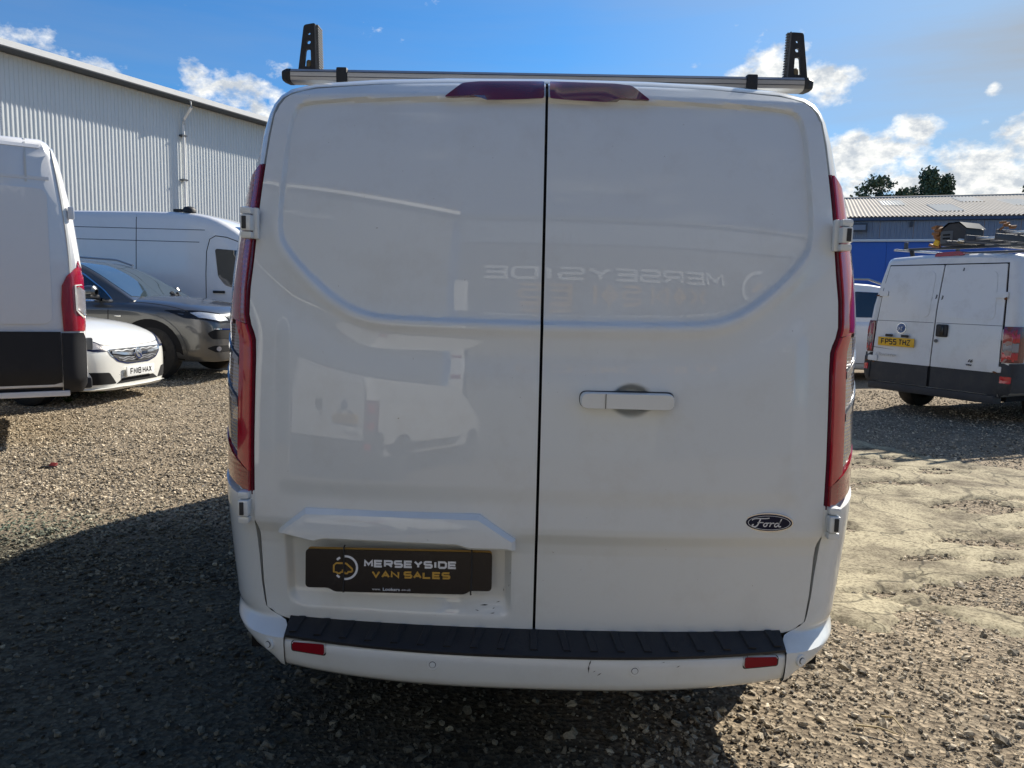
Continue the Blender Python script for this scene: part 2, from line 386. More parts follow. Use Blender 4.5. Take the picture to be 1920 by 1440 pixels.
BLOCK = {'M': [[(0,0),(0,1),(.5,.30),(1,1),(1,0)]], 'E': [[(1,1),(0,1),(0,0),(1,0)],[(0,.5),(.92,.5)]], 'R': [[(0,0),(0,1),(.88,1),(1,.88),(1,.58),(.88,.46),(0,.46)],[(.5,.46),(1,0)]],
 'S': [[(1,1),(.12,1),(0,.88),(0,.62),(.12,.5),(.88,.5),(1,.38),(1,.12),(.88,0),(0,0)]], 'Y': [[(0,1),(.5,.48),(1,1)],[(.5,.48),(.5,0)]], 'I': [[(.5,0),(.5,1)]],
 'D': [[(.001,0),(0,1),(.8,1),(1,.8),(1,.2),(.8,0),(.001,0)]], 'V': [[(0,1),(.5,0),(1,1)]], 'A': [[(0,0),(.5,1),(1,0)],[(.22,.34),(.78,.34)]], 'N': [[(0,0),(0,1),(1,0),(1,1)]], 'L': [[(0,1),(0,0),(1,0)]],
 'F': [[(0,0),(0,1),(1,1)],[(0,.5),(.85,.5)]], 'P': [[(0,0),(0,1),(.88,1),(1,.88),(1,.58),(.88,.46),(0,.46)]], 'H': [[(0,0),(0,1)],[(1,0),(1,1)],[(0,.5),(1,.5)]], 'X': [[(0,0),(1,1)],[(0,1),(1,0)]], 'T': [[(0,1),(1,1)],[(.5,1),(.5,0)]],
 'Z': [[(0,1),(1,1),(0,0),(1,0)]], '5': [[(1,1),(0,1),(0,.55),(.85,.55),(1,.42),(1,.12),(.88,0),(0,0)]], '1': [[(.5,0),(.5,1)]], '8': [[(.15,.52),(.02,.62),(.02,.9),(.14,1),(.86,1),(.98,.9),(.98,.62),(.85,.52),(1,.4),(1,.1),(.86,0),(.14,0),(0,.1),(0,.4),(.15,.52),(.85,.52)]],
 'C': [[(1,1),(.12,1),(0,.88),(0,.12),(.12,0),(1,0)]], ' ': []}
def block_text(s, name, m, parent, origin, right, upv, h, width, depth=.0006, wt=.20):
    right = Vector(right).normalized(); upv = Vector(upv).normalized(); nrm = right.cross(upv); org = Vector(origin)
    adv = [.5 if c == ' ' else (.62 if c in 'I1' else 1.42) for c in s]; tot = sum(adv)-.13; un = width/tot; q = MB(); x = 0; w = wt*h
    for c, a in zip(s, adv):
        for li, path in enumerate(BLOCK[c]):
            sc = max(.2, a-.13-w/un); gx0 = x+w/un/2
            P = [np.array(((gx0+p[0]*sc)*un, w*.5+p[1]*(h-w))) for p in path]; L, Rr = [], []
            for i, p in enumerate(P):
                d0 = P[i]-P[i-1] if i else P[1]-P[0]; d1 = P[i+1]-P[i] if i < len(P)-1 else d0
                d0 = d0/np.linalg.norm(d0); d1 = d1/np.linalg.norm(d1); n0 = np.array((-d0[1], d0[0])); n1 = np.array((-d1[1], d1[0]))
                bs = n0+n1; bs = bs/(np.linalg.norm(bs)+1e-9); k = min(1.5, 1/max(.3, float(bs@n0)))
                e = (d0*-w*.5*0 if i == 0 else 0); L.append(p+bs*w*.5*k); Rr.append(p-bs*w*.5*k)
            pts = L+Rr[::-1]; k2 = len(P); zz = depth*(1+.12*li)
            q.add([org+right*(p[0]-width/2)+upv*(p[1]-h/2)+nrm*zz for p in pts], [(i,i+1,2*k2-2-i,2*k2-1-i) for i in range(k2-1)])
        x += a
    return q.build(name, m, parent, 0, fix=False)
# ==================================================================== GROUND
def smoothstep(a, b, x):
    t = np.clip((x-a)/(b-a), 0, 1); return t*t*(3-2*t)
def ground_z(x, y):
    x = np.asarray(x, float); y = np.asarray(y, float)
    z = .012*np.sin(x*1.7+.6*y)+.010*np.sin(y*2.3-.8*x+1)+.007*np.sin(3.9*x+2.1*y)
    near = np.exp(-((x/1.6)**2+((y-2.5)/3.2)**2))
    return z*(1-.6*near)+.07*smoothstep(3, 6, -x)*smoothstep(4, 8, y)
def axis_coords(fine0, fine1, step, far):
    a = list(np.arange(fine0, fine1+1e-6, step)); s = step; x = fine1
    while x < far: s *= 1.35; x += s; a.append(x)
    s = step; x = fine0
    while x > -far: s *= 1.35; x -= s; a.insert(0, x)
    return np.array(a)
gx, gy = axis_coords(-9, 8, .10, 900), axis_coords(-2, 13, .10, 900)
X, Y = np.meshgrid(gx, gy); Z = ground_z(X, Y)
Z += .006*np.vectorize(lambda a, b: noise.noise((a*2.3, b*2.3, 0)))(X, Y)
fade = smoothstep(40, 15, np.hypot(X, Y)); Z = Z*fade
nx, ny = len(gx), len(gy)
me = bpy.data.meshes.new('ground'); vsx = np.stack([X.ravel(), Y.ravel(), Z.ravel()], 1)
idx = np.arange(nx*ny).reshape(ny, nx)
fs = np.stack([idx[:-1,:-1].ravel(), idx[:-1,1:].ravel(), idx[1:,1:].ravel(), idx[1:,:-1].ravel()], 1)
me.from_pydata(vsx.tolist(), [], fs.tolist())
def ground_material():
    m = bpy.data.materials.new('gravel_earth'); m.use_nodes = True; nt = m.node_tree; p = nt.nodes['Principled BSDF']; p.inputs['Roughness'].default_value = .95; p.inputs['Specular IOR Level'].default_value = .2
    g = nt.nodes.new('ShaderNodeNewGeometry')
    def nz(scale, det=8, ro=.65):
        n = nt.nodes.new('ShaderNodeTexNoise'); n.inputs['Scale'].default_value = scale; n.inputs['Detail'].default_value = det; n.inputs['Roughness'].default_value = ro
        nt.links.new(g.outputs['Position'], n.inputs['Vector']); return n.outputs['Fac']
    def ramp(fac, a, b, c0, c1):
        r = nt.nodes.new('ShaderNodeValToRGB'); r.color_ramp.elements[0].position = a; r.color_ramp.elements[1].position = b
        r.color_ramp.elements[0].color = (*c0,1); r.color_ramp.elements[1].color = (*c1,1); nt.links.new(fac, r.inputs[0]); return r.outputs[0]
    def mixc(f, a, b, t='MIX'):
        n = nt.nodes.new('ShaderNodeMixRGB'); n.blend_type = t
        if isinstance(f, float): n.inputs[0].default_value = f
        else: nt.links.new(f, n.inputs[0])
        nt.links.new(a, n.inputs[1]); nt.links.new(b, n.inputs[2]); return n.outputs[0]
    earth = ramp(nz(1.3), .35, .68, (.135,.098,.060), (.30,.228,.145))
    vo = nt.nodes.new('ShaderNodeTexVoronoi'); vo.inputs['Scale'].default_value = 46; nt.links.new(g.outputs['Position'], vo.inputs['Vector'])
    stone = ramp(vo.outputs['Color'], .1, .9, (.09,.08,.066), (.50,.43,.32))
    grit = ramp(nz(60, 3, .7), .35, .7, (.5,.5,.5), (1.35,1.3,1.25))
    c = mixc(.55, earth, stone); c = mixc(.8, c, grit, 'MULTIPLY')
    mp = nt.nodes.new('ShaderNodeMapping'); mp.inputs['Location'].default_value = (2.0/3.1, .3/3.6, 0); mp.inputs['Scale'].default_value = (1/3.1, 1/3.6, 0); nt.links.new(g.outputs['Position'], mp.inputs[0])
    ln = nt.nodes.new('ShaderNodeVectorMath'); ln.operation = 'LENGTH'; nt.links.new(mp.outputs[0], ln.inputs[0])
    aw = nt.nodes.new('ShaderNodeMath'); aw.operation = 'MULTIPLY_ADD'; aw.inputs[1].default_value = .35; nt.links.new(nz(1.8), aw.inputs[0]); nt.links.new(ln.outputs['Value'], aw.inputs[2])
    dk = ramp(aw.outputs[0], .80, 1.18, (.32,.36,.36), (1,1,1)); c = mixc(1.0, c, dk, 'MULTIPLY')      # darker soil, with the van's shade deepened in the colour
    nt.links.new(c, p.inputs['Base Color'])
    b = nt.nodes.new('ShaderNodeBump'); b.inputs['Strength'].default_value = .75; b.inputs['Distance'].default_value = .014
    ad = nt.nodes.new('ShaderNodeMath'); ad.operation = 'ADD'; nt.links.new(vo.outputs['Distance'], ad.inputs[0]); nt.links.new(nz(30, 6, .7), ad.inputs[1])
    nt.links.new(ad.outputs[0], b.inputs['Height']); nt.links.new(b.outputs[0], p.inputs['Normal'])
    return m
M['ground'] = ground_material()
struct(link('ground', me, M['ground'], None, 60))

# pale hard-packed patch right of the van: a thin sheet with a broken edge
def fbm(x, y, s, o=0.0, n=5):
    v = 0; a = 1; t = 0
    for _ in range(n): v += a*noise.noise((x*s, y*s, o)); t += a; a *= .55; s *= 2.1
    return v/t
PATCH = [(1.05,1.35),(1.55,1.20),(1.75,1.45),(1.95,1.50),(2.2,1.22),(2.35,1.30),(2.1,1.62),(2.25,1.85),(2.75,1.98),(3.6,2.1),(4.3,2.5),(5.2,3.2),(5.5,4.0),(4.6,4.3),(4.0,4.85),(3.6,5.6),(3.3,6.2),(2.7,6.3),(1.9,5.4),(1.2,4.0),(.9,2.4)]
def in_poly(x, y, poly):
    c = False
    for i in range(len(poly)):
        (ax, ay), (bx, by) = poly[i-1], poly[i]
        if (ay > y) != (by > y) and x < (bx-ax)*(y-ay)/(by-ay)+ax: c = not c
    return c
def poly_sd(x, y, poly):
    d = 1e9
    for i in range(len(poly)):
        ax, ay = poly[i-1]; bx, by = poly[i]; t = max(0, min(1, ((x-ax)*(bx-ax)+(y-ay)*(by-ay))/((bx-ax)**2+(by-ay)**2)))
        d = min(d, math.hypot(x-ax-t*(bx-ax), y-ay-t*(by-ay)))
    return d if in_poly(x, y, poly) else -d
def patch_mask(x, y):
    sd = poly_sd(x, y, PATCH)
    if sd < -.35 or sd > 3: return sd
    wx = x*.55+y*.18; wy = y*1.25-x*.35                     # worn in streaks along the wheel tracks
    sd2 = sd+.20*fbm(x, y, 2.6, 3)
    hole = fbm(wx, wy, 1.9, 9.0)+.35*fbm(wx*2.2, wy*2.2, 2.3, 4.0)
    sd2 = min(sd2, (.13-hole)*.45)
    return sd2
st = .028
pxs = np.arange(.7, 5.8, st); pys = np.arange(1.0, 6.6, st)
mask = np.array([[patch_mask(x, y) for x in pxs] for y in pys])
mb = MB(); vid = {}
def pv(i, j):
    if (i, j) not in vid:
        x, y = pxs[j], pys[i]; s = max(0.0, min(1.0, mask[i, j]/.022))
        vid[(i, j)] = len(mb.v); mb.v.append((x, y, float(ground_z(x, y))+.001+.019*s+.010*fbm(x, y, 4, 1)*s))
    return vid[(i, j)]
for i in range(len(pys)-1):
    for j in range(len(pxs)-1):
        if max(mask[i,j], mask[i+1,j], mask[i,j+1], mask[i+1,j+1]) > 0: mb.f.append((pv(i,j), pv(i,j+1), pv(i+1,j+1), pv(i+1,j)))
def packed_material():
    m = bpy.data.materials.new('packed_stone_dust'); m.use_nodes = True; nt = m.node_tree; p = nt.nodes['Principled BSDF']; p.inputs['Roughness'].default_value = .92; p.inputs['Specular IOR Level'].default_value = .2
    g = nt.nodes.new('ShaderNodeNewGeometry')
    def nz(scale, det, ro):
        n = nt.nodes.new('ShaderNodeTexNoise'); n.inputs['Scale'].default_value = scale; n.inputs['Detail'].default_value = det; n.inputs['Roughness'].default_value = ro
        nt.links.new(g.outputs['Position'], n.inputs['Vector']); return n.outputs['Fac']
    r = nt.nodes.new('ShaderNodeValToRGB'); e = r.color_ramp.elements; e[0].position = .38; e[0].color = (.13,.105,.07,1); e[1].position = .56; e[1].color = (.40,.35,.235,1)
    nt.links.new(nz(2.2, 10, .68), r.inputs[0])
    r2 = nt.nodes.new('ShaderNodeValToRGB'); e = r2.color_ramp.elements; e[0].position = .38; e[0].color = (.30,.28,.25,1); e[1].position = .53; e[1].color = (1,1,1,1)
    nt.links.new(nz(55, 4, .7), r2.inputs[0])
    mx = nt.nodes.new('ShaderNodeMixRGB'); mx.blend_type = 'MULTIPLY'; mx.inputs[0].default_value = .75
    nt.links.new(r.outputs[0], mx.inputs[1]); nt.links.new(r2.outputs[0], mx.inputs[2]); wn = nt.nodes.new('ShaderNodeTexNoise'); wn.inputs['Scale'].default_value = 3.0; wn.inputs['Detail'].default_value = 6; nt.links.new(g.outputs['Position'], wn.inputs['Vector'])
    wv = nt.nodes.new('ShaderNodeVectorMath'); wv.operation = 'MULTIPLY_ADD'; wv.inputs[1].default_value = (.45,.45,.1); nt.links.new(wn.outputs['Color'], wv.inputs[0]); nt.links.new(g.outputs['Position'], wv.inputs[2])
    vc = nt.nodes.new('ShaderNodeTexVoronoi'); vc.feature = 'DISTANCE_TO_EDGE'; vc.inputs['Scale'].default_value = 1.7; nt.links.new(wv.outputs[0], vc.inputs['Vector'])
    ck = nt.nodes.new('ShaderNodeMapRange'); ck.inputs['From Min'].default_value = .004; ck.inputs['From Max'].default_value = .016; ck.inputs['To Min'].default_value = .30; nt.links.new(vc.outputs['Distance'], ck.inputs['Value'])
    mk = nt.nodes.new('ShaderNodeMixRGB'); mk.blend_type = 'MULTIPLY'; mk.inputs[0].default_value = .85; nt.links.new(mx.outputs[0], mk.inputs[1]); nt.links.new(ck.outputs[0], mk.inputs[2])
    nt.links.new(mk.outputs[0], p.inputs['Base Color'])
    b = nt.nodes.new('ShaderNodeBump'); b.inputs['Strength'].default_value = .6; b.inputs['Distance'].default_value = .012
    nt.links.new(nz(18, 8, .7), b.inputs['Height']); nt.links.new(b.outputs[0], p.inputs['Normal'])
    return m
M['packed'] = packed_material()
struct(mb.build('packed_dust_path', M['packed'], None, 60))

def shade_area(x, y): return smoothstep(1.0, .62, np.hypot((x+2.0)/3.1, (y+.3)/3.6))  # mask round the van's shaded side, where stone colour is darkened
# loose stones: points carrying size, turn and colour, one small angular stone set on each
def stone_points():
    P = []
    def scatter(n, x0, x1, y0, y1, s0, s1, keep):
        xs = rng.uniform(x0, x1, n); ys = rng.uniform(y0, y1, n)
        for x, y in zip(xs, ys):
            k = keep(x, y)
            if rng.random() > k: continue
            s = .62*s0*(s1/s0)**(rng.random()**2.2)
            P.append((x, y, s))
    def vis(x, y):     # only where the yard can be seen from around the camera
        d = y+2.09
        return 1.0 if abs(x+.04) < .80*d+.5 else 0.0
    def clump(x, y): return .35+.65*min(1, max(0, .5+1.3*fbm(x, y, 1.1, 5)))
    def offpath(x, y):
        m_ = patch_mask(x, y) if (.5 < x < 6 and .9 < y < 6.8) else -1
        return 1.0 if m_ < -.01 else .06
    def under(x, y): return .25 if abs(x) < .85 and .5 < y < 5 else 1.0
    scatter(34000, -4.6, -.55, -.6, 5.5, .006, .025, lambda x, y: vis(x, y)*clump(x, y)*under(x, y))
    scatter(105000, -9, -1.0, 1.5, 10.5, .008, .024, lambda x, y: vis(x, y)*(.4+.6*clump(x, y)))
    scatter(5500, -.9, .9, -.6, 1.6, .006, .03, lambda x, y: vis(x, y)*clump(x, y))
    scatter(42000, .3, 3.6, -.4, 2.6, .0035, .017, lambda x, y: vis(x, y)*clump(x, y)*offpath(x, y)*under(x, y))
    scatter(650, .4, 3.2, -.4, 2.2,   .020, .040, lambda x, y: vis(x, y)*clump(x, y)*offpath(x, y)*under(x, y))
    scatter(44000, 1.0, 9, 2.2, 10.5, .008, .024, lambda x, y: vis(x, y)*(.35+.65*clump(x, y))*offpath(x, y))
    return np.array(P)
SP = stone_points(); N = len(SP)
sz = ground_z(SP[:,0], SP[:,1])+SP[:,2]*.12+.003
me = bpy.data.meshes.new('gravel'); me.from_pydata(np.stack([SP[:,0], SP[:,1], sz], 1).tolist(), [], [])
def fattr(nm, typ, arr):
    a = me.attributes.new(nm, typ, 'POINT'); a.data.foreach_set('vector' if typ == 'FLOAT_VECTOR' else ('color' if typ == 'FLOAT_COLOR' else 'value'), np.asarray(arr, np.float32).ravel())
fattr('ssize', 'FLOAT_VECTOR', SP[:,2:3]*np.stack([rng.uniform(.7,1.35,N), rng.uniform(.6,1.1,N), rng.uniform(.35,.75,N)], 1))
fattr('sturn', 'FLOAT_VECTOR', np.stack([rng.normal(0,.35,N), rng.normal(0,.35,N), rng.uniform(0,6.28,N)], 1))
v = rng.random(N); base = np.array([.085,.076,.062])[None]*(1-v[:,None])+np.array([.66,.56,.41])[None]*v[:,None]
lf = smoothstep(-.5, -1.5, SP[:,0])[:,None]*smoothstep(.5,2.0,SP[:,1])[:,None]
dkn = shade_area(SP[:,0]+.25*np.sin(SP[:,1]*5), SP[:,1]+.2*np.sin(SP[:,0]*4))[:,None]; base = base*(1-.14*(1-lf))*(1-.66*dkn)*(1-dkn*np.array([.10,.0,.0])); base[rng.random(N) < .06] *= 1.7  # stones in the van's shade coloured darker, like the soil there
moss = np.exp(-(((SP[:,0]+3.15)/.55)**2+((SP[:,1]-2.3)/.28)**2))[:,None]           # a streak of greenish stone
base = base*(1-.8*moss)+np.array([.095,.145,.105])*moss*.8
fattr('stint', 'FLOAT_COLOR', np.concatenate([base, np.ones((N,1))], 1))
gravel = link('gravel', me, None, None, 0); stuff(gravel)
sm = bpy.data.materials.new('stone'); sm.use_nodes = True; nt = sm.node_tree; p = nt.nodes['Principled BSDF']; p.inputs['Roughness'].default_value = .85; p.inputs['Specular IOR Level'].default_value = .25
at = nt.nodes.new('ShaderNodeAttribute'); at.attribute_type = 'INSTANCER'; at.attribute_name = 'stint'
tn = nt.nodes.new('ShaderNodeTexNoise'); tn.inputs['Scale'].default_value = 3; tc_ = nt.nodes.new('ShaderNodeTexCoord'); nt.links.new(tc_.outputs['Object'], tn.inputs['Vector'])
mr = nt.nodes.new('ShaderNodeMapRange'); mr.inputs['To Min'].default_value = .6; mr.inputs['To Max'].default_value = 1.4; nt.links.new(tn.outputs['Fac'], mr.inputs['Value'])
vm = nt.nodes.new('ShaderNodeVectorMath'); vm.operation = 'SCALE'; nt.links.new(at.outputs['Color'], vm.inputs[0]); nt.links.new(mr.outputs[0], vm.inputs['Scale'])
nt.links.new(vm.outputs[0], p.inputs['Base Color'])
gng = bpy.data.node_groups.new('loose_stones', 'GeometryNodeTree')
gng.interface.new_socket('Geometry', in_out='INPUT', socket_type='NodeSocketGeometry'); gng.interface.new_socket('Geometry', in_out='OUTPUT', socket_type='NodeSocketGeometry')
gn_ = gng.nodes; gi = gn_.new('NodeGroupInput'); go = gn_.new('NodeGroupOutput')
ico = gn_.new('GeometryNodeMeshIcoSphere'); ico.inputs['Radius'].default_value = 1; ico.inputs['Subdivisions'].default_value = 2
setp = gn_.new('GeometryNodeSetPosition'); nzn = gn_.new('ShaderNodeTexNoise'); nzn.inputs['Scale'].default_value = 1.15; nzn.inputs['Detail'].default_value = 1
sub = gn_.new('ShaderNodeVectorMath'); sub.operation = 'SUBTRACT'; sub.inputs[1].default_value = (.5,.5,.5)
scl = gn_.new('ShaderNodeVectorMath'); scl.operation = 'SCALE'; scl.inputs['Scale'].default_value = 1.9
gng.links.new(nzn.outputs['Color'], sub.inputs[0]); gng.links.new(sub.outputs[0], scl.inputs[0]); gng.links.new(scl.outputs[0], setp.inputs['Offset'])
gng.links.new(ico.outputs['Mesh'], setp.inputs['Geometry'])
smat = gn_.new('GeometryNodeSetMaterial'); smat.inputs['Material'].default_value = sm; gng.links.new(setp.outputs[0], smat.inputs['Geometry'])
ssm = gn_.new('GeometryNodeSetShadeSmooth'); ssm.inputs['Shade Smooth'].default_value = False; gng.links.new(smat.outputs[0], ssm.inputs[0])
iop = gn_.new('GeometryNodeInstanceOnPoints'); gng.links.new(gi.outputs[0], iop.inputs['Points']); gng.links.new(ssm.outputs[0], iop.inputs['Instance'])
for an, sk in (('ssize','Scale'), ('sturn','Rotation')):
    na = gn_.new('GeometryNodeInputNamedAttribute'); na.data_type = 'FLOAT_VECTOR'; na.inputs['Name'].default_value = an; gng.links.new(na.outputs[0], iop.inputs[sk])
gng.links.new(iop.outputs[0], go.inputs[0])
gm = gravel.modifiers.new('stones', 'NODES'); gm.node_group = gng

# ==================================================================== LARGE BUILDINGS
def ribbed(mb, length, z0, z1, pitch, depth, rib=.28, y=0.0, x0=0.0):
    """vertical trapezoidal sheet along local x, ribs standing out towards -y"""
    xs, ys = [], []; n = int(round(length/pitch))
    for i in range(n):
        a = x0+i*pitch
        xs += [a, a+pitch*(1-rib)*.86, a+pitch*(1-rib), a+pitch*.93]; ys += [0, 0, -depth, -depth]
    xs.append(x0+n*pitch); ys.append(0)
    mb.grid([[(x, y+d, z0) for x, d in zip(xs, ys)], [(x, y+d, z1) for x, d in zip(xs, ys)]])
# --- left: tall pale warehouse running away to the right. local +x along the wall
WZ = 9.45
ware = thing('warehouse', 'tall pale grey corrugated steel warehouse with a white eave behind the parked vans', 'building', (-18.65,25.49,0), R(90+24.7-180))
ware.rotation_euler = (0,0,R(90-24.7))
PIT = .165; SHEET = PIT*6
mb = MB(); ribbed(mb, SHEET-.012, 1.0, WZ-.03, PIT, .026); sheet_me = None
for k in range(-14, 32):
    if sheet_me is None: o = mb.build('cladding_sheet', M['cladwhite'], ware, 30, fix=False); sheet_me = o.data
    else: o = bpy.data.objects.new('cladding_sheet', sheet_me); col.objects.link(o); o.parent = ware
    o.location = (k*SHEET, 0, 0)
mb = MB(); mb.box((8, .25, .5), (46, .4, 1.0)); mb.build('base_wall', M['concrete'], ware)
mb = MB(); mb.box((8, 12.2, 4.6), (46, 24, 9.0)); mb.build('inner_wall', M['cladgreyd'], ware)
mb = MB(); mb.add([(-15,-.62,WZ+.03),(31,-.62,WZ+.03),(31,12,WZ+1.6),(-15,12,WZ+1.6),(31,24.5,WZ),(-15,24.5,WZ)], [(0,1,2,3),(3,2,4,5)]); mb.build('roof', M['cladwhite'], ware)
mb = MB(); mb.prism([(-.62,WZ+.02),(-.74,WZ+.02),(-.74,WZ+.23),(-.62,WZ+.23)], 'x', -15, 31); mb.build('eave_trim', M['trim'], ware)
mb = MB(); mb.prism([(-.735,WZ-.02),(-.735,WZ+.015),(-.02,WZ+.015),(-.02,WZ-.02)], 'x', -15, 31); mb.build('gutter', M['gutter'], ware)
pipe_x = 7.63
dp = MB(); dp.tube([(pipe_x,-.66,WZ-.02),(pipe_x,-.66,WZ-.30),(pipe_x,-.22,WZ-.75),(pipe_x,-.16,WZ-1.0),(pipe_x,-.16,.3)], .062, 10); dpo = dp.build('downpipe', M['trim'], ware)
for z in (8.0, 6.1, 4.3, 2.4):
    c = MB(); c.box((pipe_x,-.13,z), (.26,.2,.07)); c.build('pipe_clip', M['gutter'], dpo)

# --- right: low blue unit with fibre-cement roof. local +x to the right, front face at y=0
bl = thing('blue_unit', 'long low blue industrial unit with pale ribbed roof behind the old white van', 'building', (12.77,29.76,0))
bl.rotation_euler = (0,0,math.atan2(27.65-29.76, 18.44-12.77)); BZ = 4.80
mb = MB(); mb.box((7,8,2.0), (46,15.8,4.0)); mb.build('inner_wall', M['bluedark'], bl)
shared = None
for k in range(-11, 22):
    if shared is None:
        q = MB(); ribbed(q, 1.188, BZ-.86, BZ-.14, .198, .03); o = q.build('upper_cladding_sheet', M['cladgrey'], bl, 30, fix=False); shared = o.data
    else: o = bpy.data.objects.new('upper_cladding_sheet', shared); col.objects.link(o); o.parent = bl
    o.location = (k*1.2, 0, 0)
mb = MB(); mb.prism([(-.05,BZ-.16),(-.16,BZ-.14),(-.16,BZ-.02),(.1,BZ-.02),(.1,BZ-.16)], 'x', -16, 30); mb.build('fascia', M['bluedark'], bl)
mb = MB(); mb.prism([(-.02,BZ-.97),(-.11,BZ-.97),(-.13,BZ-.93),(-.11,BZ-.87),(-.02,BZ-.87)], 'x', -16, 30); mb.build('white_rail', M['trim'], bl)
bshared = None
for k in range(-9, 18):
    if bshared is None:
        q = MB(); q.box((.745, .04, (BZ-.97)/2), (1.482, .12, BZ-.975), bev=.006); o = q.build('blue_panel', M['blue'], bl); bshared = o.data
    else: o = bpy.data.objects.new('blue_panel', bshared); col.objects.link(o); o.parent = bl
    o.location = (k*1.49, 0, 0)
# corrugated roof sheets, up the slope to the ridge
RIDGE = (12.2, 2.15)
rs = MB(); ny_ = 6; cols_ = np.arange(0, 1.0+1e-6, 1.0/42)
rows = [[(x*1.06, -.22+t*RIDGE[0], BZ+.012+t*RIDGE[1]+.028*math.sin(x*2*math.pi*7)) for x in cols_] for t in (0,1)]
rs.grid(rows); rs.grid([[ (p[0],p[1],p[2]-.012) for p in rows[0]], rows[0]])
o = rs.build('roof_sheet', M['asb'], bl, 60, fix=False); rme = o.data; o.location = (-16,0,0)
for k in range(1, 43):
    o = bpy.data.objects.new('roof_sheet', rme); col.objects.link(o); o.parent = bl; o.location = (-16+1.06*k, 0, 0)
mb = MB(); mb.add([(-16,12,BZ+2.15),(30,12,BZ+2.15),(30,24,BZ),(-16,24,BZ)], [(0,1,2,3)]); mb.build('rear_roof', M['asb'], bl)
mb = MB(); mb.tube([(-16,11.95,BZ+2.15),(30,11.95,BZ+2.15)], .10, 8); mb.build('ridge_cap', M['asb'], bl)
for x, t0, t1 in ((3.4,.16,.5),(6.6,.38,.72),(9.4,.2,.55),(11.2,.55,.9),(5.0,.62,.92),(8.2,.62,.95),(1.6,.5,.8),(13,.2,.5)):
    q = MB(); q.grid([[(x+u*1.0, -.22+t*RIDGE[0], BZ+.035+t*RIDGE[1]+.026*math.sin(u*2*math.pi*7)) for u in np.linspace(0,1,29)] for t in (t0, t1)])
    q.build('roof_light', M['rooflight'], bl, 60, fix=False)
q = MB(); q.box((.42,-.26,BZ-.42), (.62,.05,.34), bev=.02); fl = q.build('floodlight', M['gutter'], bl)
q = MB(); q.box((.42,-.295,BZ-.42), (.48,.02,.20)); q.build('lamp_glass', M['cladgrey'], fl)
q = MB(); q.tube([(.42,-.05,BZ-.3),(.42,-.25,BZ-.3)], .03, 6); q.build('bracket', M['gutter'], fl)
q = MB(); q.tube([(3.45,-.12,BZ-.62),(3.85,-.12,BZ-.60),(4.0,-.12,BZ-.48),(4.02,-.12,BZ-.24)], .035, 6); q.build('conduit', M['cladgrey'], bl)
q = MB(); q.box((2.3,-.06,BZ-.3), (.12,.1,.2)); q.build('alarm_box', M['gutter'], bl)

# --- trees beyond the blue unit
def tree(x, y, h, r, label, seed, conifer=False, base=4.5):
    rg = np.random.default_rng(seed)
    t = thing('tree', label, 'tree', (x, y, 0), 0, 'trees beyond the blue unit')
    mb = MB(); mb.tube([(0,0,0),(.1,0,h*.45),(-.05,.1,h*.86)], .3, 7, rr=[.34,.22,.07])
    for k in range(6):
        a = rg.uniform(0, 6.28); z0 = h*rg.uniform(.35,.7); L = r*rg.uniform(.6,.95)
        mb.tube([(0,0,z0),(math.cos(a)*L*.5, math.sin(a)*L*.5, z0+L*.4),(math.cos(a)*L, math.sin(a)*L, z0+L*.7)], .1, 5, rr=[.12,.07,.03])
    mb.build('trunk', M['bark'], t)
    clumps = []
    for k in range(60 if not conifer else 90):
        if conifer:
            zz = rg.uniform(.35,1.0); rad = r*(1.12-zz)*rg.uniform(.25,1.0)+.10; a = rg.uniform(0,6.28)
            clumps.append((math.cos(a)*rad, math.sin(a)*rad, h*zz, rg.uniform(.45,.8)*(1.2-zz*.6)))
        else:
            d = rg.normal(size=3); d /= np.linalg.norm(d); q = rg.uniform(.35,1.0)
            clumps.append((d[0]*r*q, d[1]*r*q, h*.74+d[2]*h*.25*q, rg.uniform(.35,.75)*r/2.0))
    vs, tint = [], []
    for cx, cy, cz, cr_ in clumps:
        ct = rg.random()
        for _ in range(80):
            d = rg.normal(size=3); d /= np.linalg.norm(d); q = cr_*rg.uniform(.35,1.45)
            c = np.array((cx, cy, cz))+d*q; s = rg.uniform(.06,.13)
            e1 = rg.normal(size=3); e1 /= np.linalg.norm(e1); e2 = np.cross(e1, rg.normal(size=3)); e2 /= np.linalg.norm(e2)
            vs += [c-e1*s-e2*s*.6, c+e1*s-e2*s*.6, c+e1*s*.9+e2*s*.6, c-e1*s*.9+e2*s*.6]; tint += [min(1, max(0, ct*.6+rg.random()*.4))]*4
    n = len(vs)//4; me_ = bpy.data.meshes.new('crown'); me_.from_pydata([tuple(v) for v in vs], [], [(4*i,4*i+1,4*i+2,4*i+3) for i in range(n)])
    a = me_.attributes.new('tint', 'FLOAT', 'POINT'); a.data.foreach_set('value', np.array(tint, np.float32))
    link('crown', me_, M['leaf'], t, 0)
tree(26.9, 59.6, 11.5, 1.5, 'leafy dark tree standing clear at the far end of the row above the ribbed roof', 1)
tree(28.6, 60, 10.8, 1.25, 'small bushy tree next to the leafy one at the far end of the roof', 2)
tree(29.9, 60.5, 11.0, 1.2, 'rounded bushy tree in the middle of the row above the ribbed roof', 3)
tree(31.0, 60, 11.6, 1.45, 'tall pointed evergreen, highest of the row above the ribbed roof', 4, True)
tree(32.4, 60.3, 11.2, 1.7, 'dark spreading evergreen closing the row above the roof ridge', 5, True)
tree(24.6, 63, 8.8, 1.2, 'low treetop just showing over the roof end beside the big van', 6)
tree(38.9, 59, 11.2, 1.2, 'lone treetop peeping over the ridge at the picture edge', 8)

